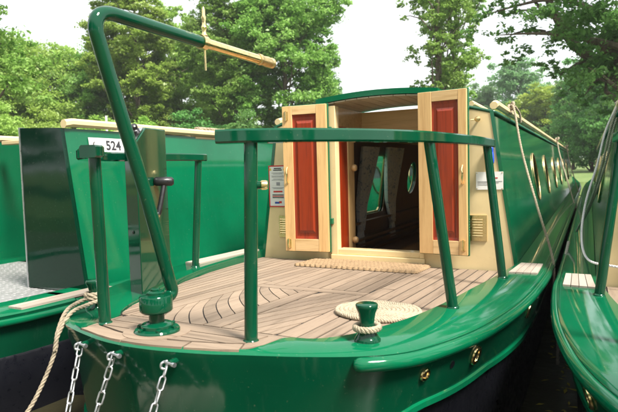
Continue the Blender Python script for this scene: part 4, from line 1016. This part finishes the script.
tR = make_tree('oak_tree', 'large dark oak overhanging from the right edge', (bx_, by_), 8.5, 2.6, 1.6, 91, 'leaf_dark', .085, 50, 560, .30, .26, group='near trees', limbs=16, extra=(exc, exq))
lm2 = MB(); rsd = np.random.RandomState(5)
path = cat([rel(668, 120, 13.5), rel(625, 85, 13.3), rel(597, 62, 13), rel(572, 42, 12.9), rel(552, 8, 12.6), rel(540, -25, 12.5)], 6); lm2.tube([p+V(bx_, by_, -.05) for p in path], [.19-.13*i/(len(path)-1) for i in range(len(path))], 9)
for (a, b) in (((575, 46), (545, 32)), ((545, 32), (510, 36)), ((560, 20), (515, 10)), ((597, 62), (560, 75)), ((612, 72), (585, 95)), ((572, 42), (590, 5)), ((600, 62), (612, 20))):
    pa, pb = rel(*a, 12.95), rel(*b, 12.85); q = MB(); limb(q, pa, pb, .05, .012, rsd, 7, .06); lm2.add([(x+bx_, y+by_, z-.05) for x, y, z in q.v], q.f)
lm2.build('limb', 'bark', tR)
# distant rounded trees over the far end of the boats
tF = make_tree('distant_tree', 'distant rounded blue-green tree above the cabin roof', at(520, 58), 11.6, 4.3, .3, 101, 'leaf_blue', .2, 90, 460, .2, .3, group='distant trees')
again(tF, 488, 62, 'distant blue-green tree right of the slender trunks', (.8, .8, .86), 1.1)
again(tF, 545, 50, 'yellow-green distant tree above the middle boat handrail', (.82, .82, .66), 2.2, mat='leaf_yellow')
again(tF, 508, 54, 'low yellow-green tree right behind the cabin corner', (.7, .7, .55), 3.9, mat='leaf_yellow')
again(tF, 573, 44, 'dark green tree above the far end of the middle boat', (.62, .62, .63), 5.2, mat='leaf_dark')
again(tF, 592, 36, 'dark tree just left of the knotted rope on the right', (.55, .55, .62), .4, mat='leaf_dark')
again(tF, 625, 34, 'dark tree behind the right boat', (.6, .6, .7), 2.9, mat='leaf_dark')
again(tF, 690, 38, 'tree on the bank beyond the right edge', (.8, .8, .8), 1.9); again(tF, 790, 36, 'second tree on the bank beyond the right edge', (.8, .8, .8), 4.0)
# unseen trees added behind the viewer to darken paint reflections and block low sky
for i, (x, y, sc_, lab) in enumerate(((-27, -8, 1.0, 'added unseen tree far to the left behind the viewer'), (-20, -13, .95, 'added unseen tree on the left bank behind the viewer'), (-12, -15, 1.05, 'second added unseen tree behind the viewer'),
                                 (-5, -16, .9, 'added unseen tree right behind the viewer'), (3, -17, .85, 'added unseen tree behind the right boat stern'), (10, -17, .8, 'added unseen tree behind the right boat, nearest the boat'), (17, -15, .8, 'added unseen tree behind and right of the viewer'), (24, -10, .8, 'outermost added unseen tree right of the viewer'))):
    c = copy_tree(tA); c.location = (x, y, -.05); c.scale = (sc_*1.5, sc_*1.5, sc_*.95); c.rotation_euler.z = i*1.7; c['label'] = lab; c['group'] = 'added trees behind the viewer'
    for ch in [o for o in bpy.data.objects if o.parent == c and o.name.startswith('crown')]:
        ch.material_slots[0].link = 'OBJECT'; ch.material_slots[0].material = MAT['leaf_dark']  # dark leaf colour stands in for their shaded side

# ------------------------------------------------------------------ thin summer haze that pales the far trees
hz_ = MB().box(-940, 940, -940, 940, -2.7, 15.5)
ho = hz_.build('haze', 'caulk', smooth=False); ho['kind'] = 'stuff'; tag(ho, 'thin pale summer haze over the whole basin', 'haze')
hm = bpy.data.materials.new('haze_air'); hm.use_nodes = True; hn = hm.node_tree.nodes; hl = hm.node_tree.links
for n in list(hn): hn.remove(n)
hout = hn.new('ShaderNodeOutputMaterial'); hv = hn.new('ShaderNodeVolumePrincipled'); hv.inputs['Density'].default_value = .0009; hv.inputs['Color'].default_value = (.93, .96, 1, 1)
hl.new(hv.outputs[0], hout.inputs['Volume']); ho.data.materials.clear(); ho.data.materials.append(hm)
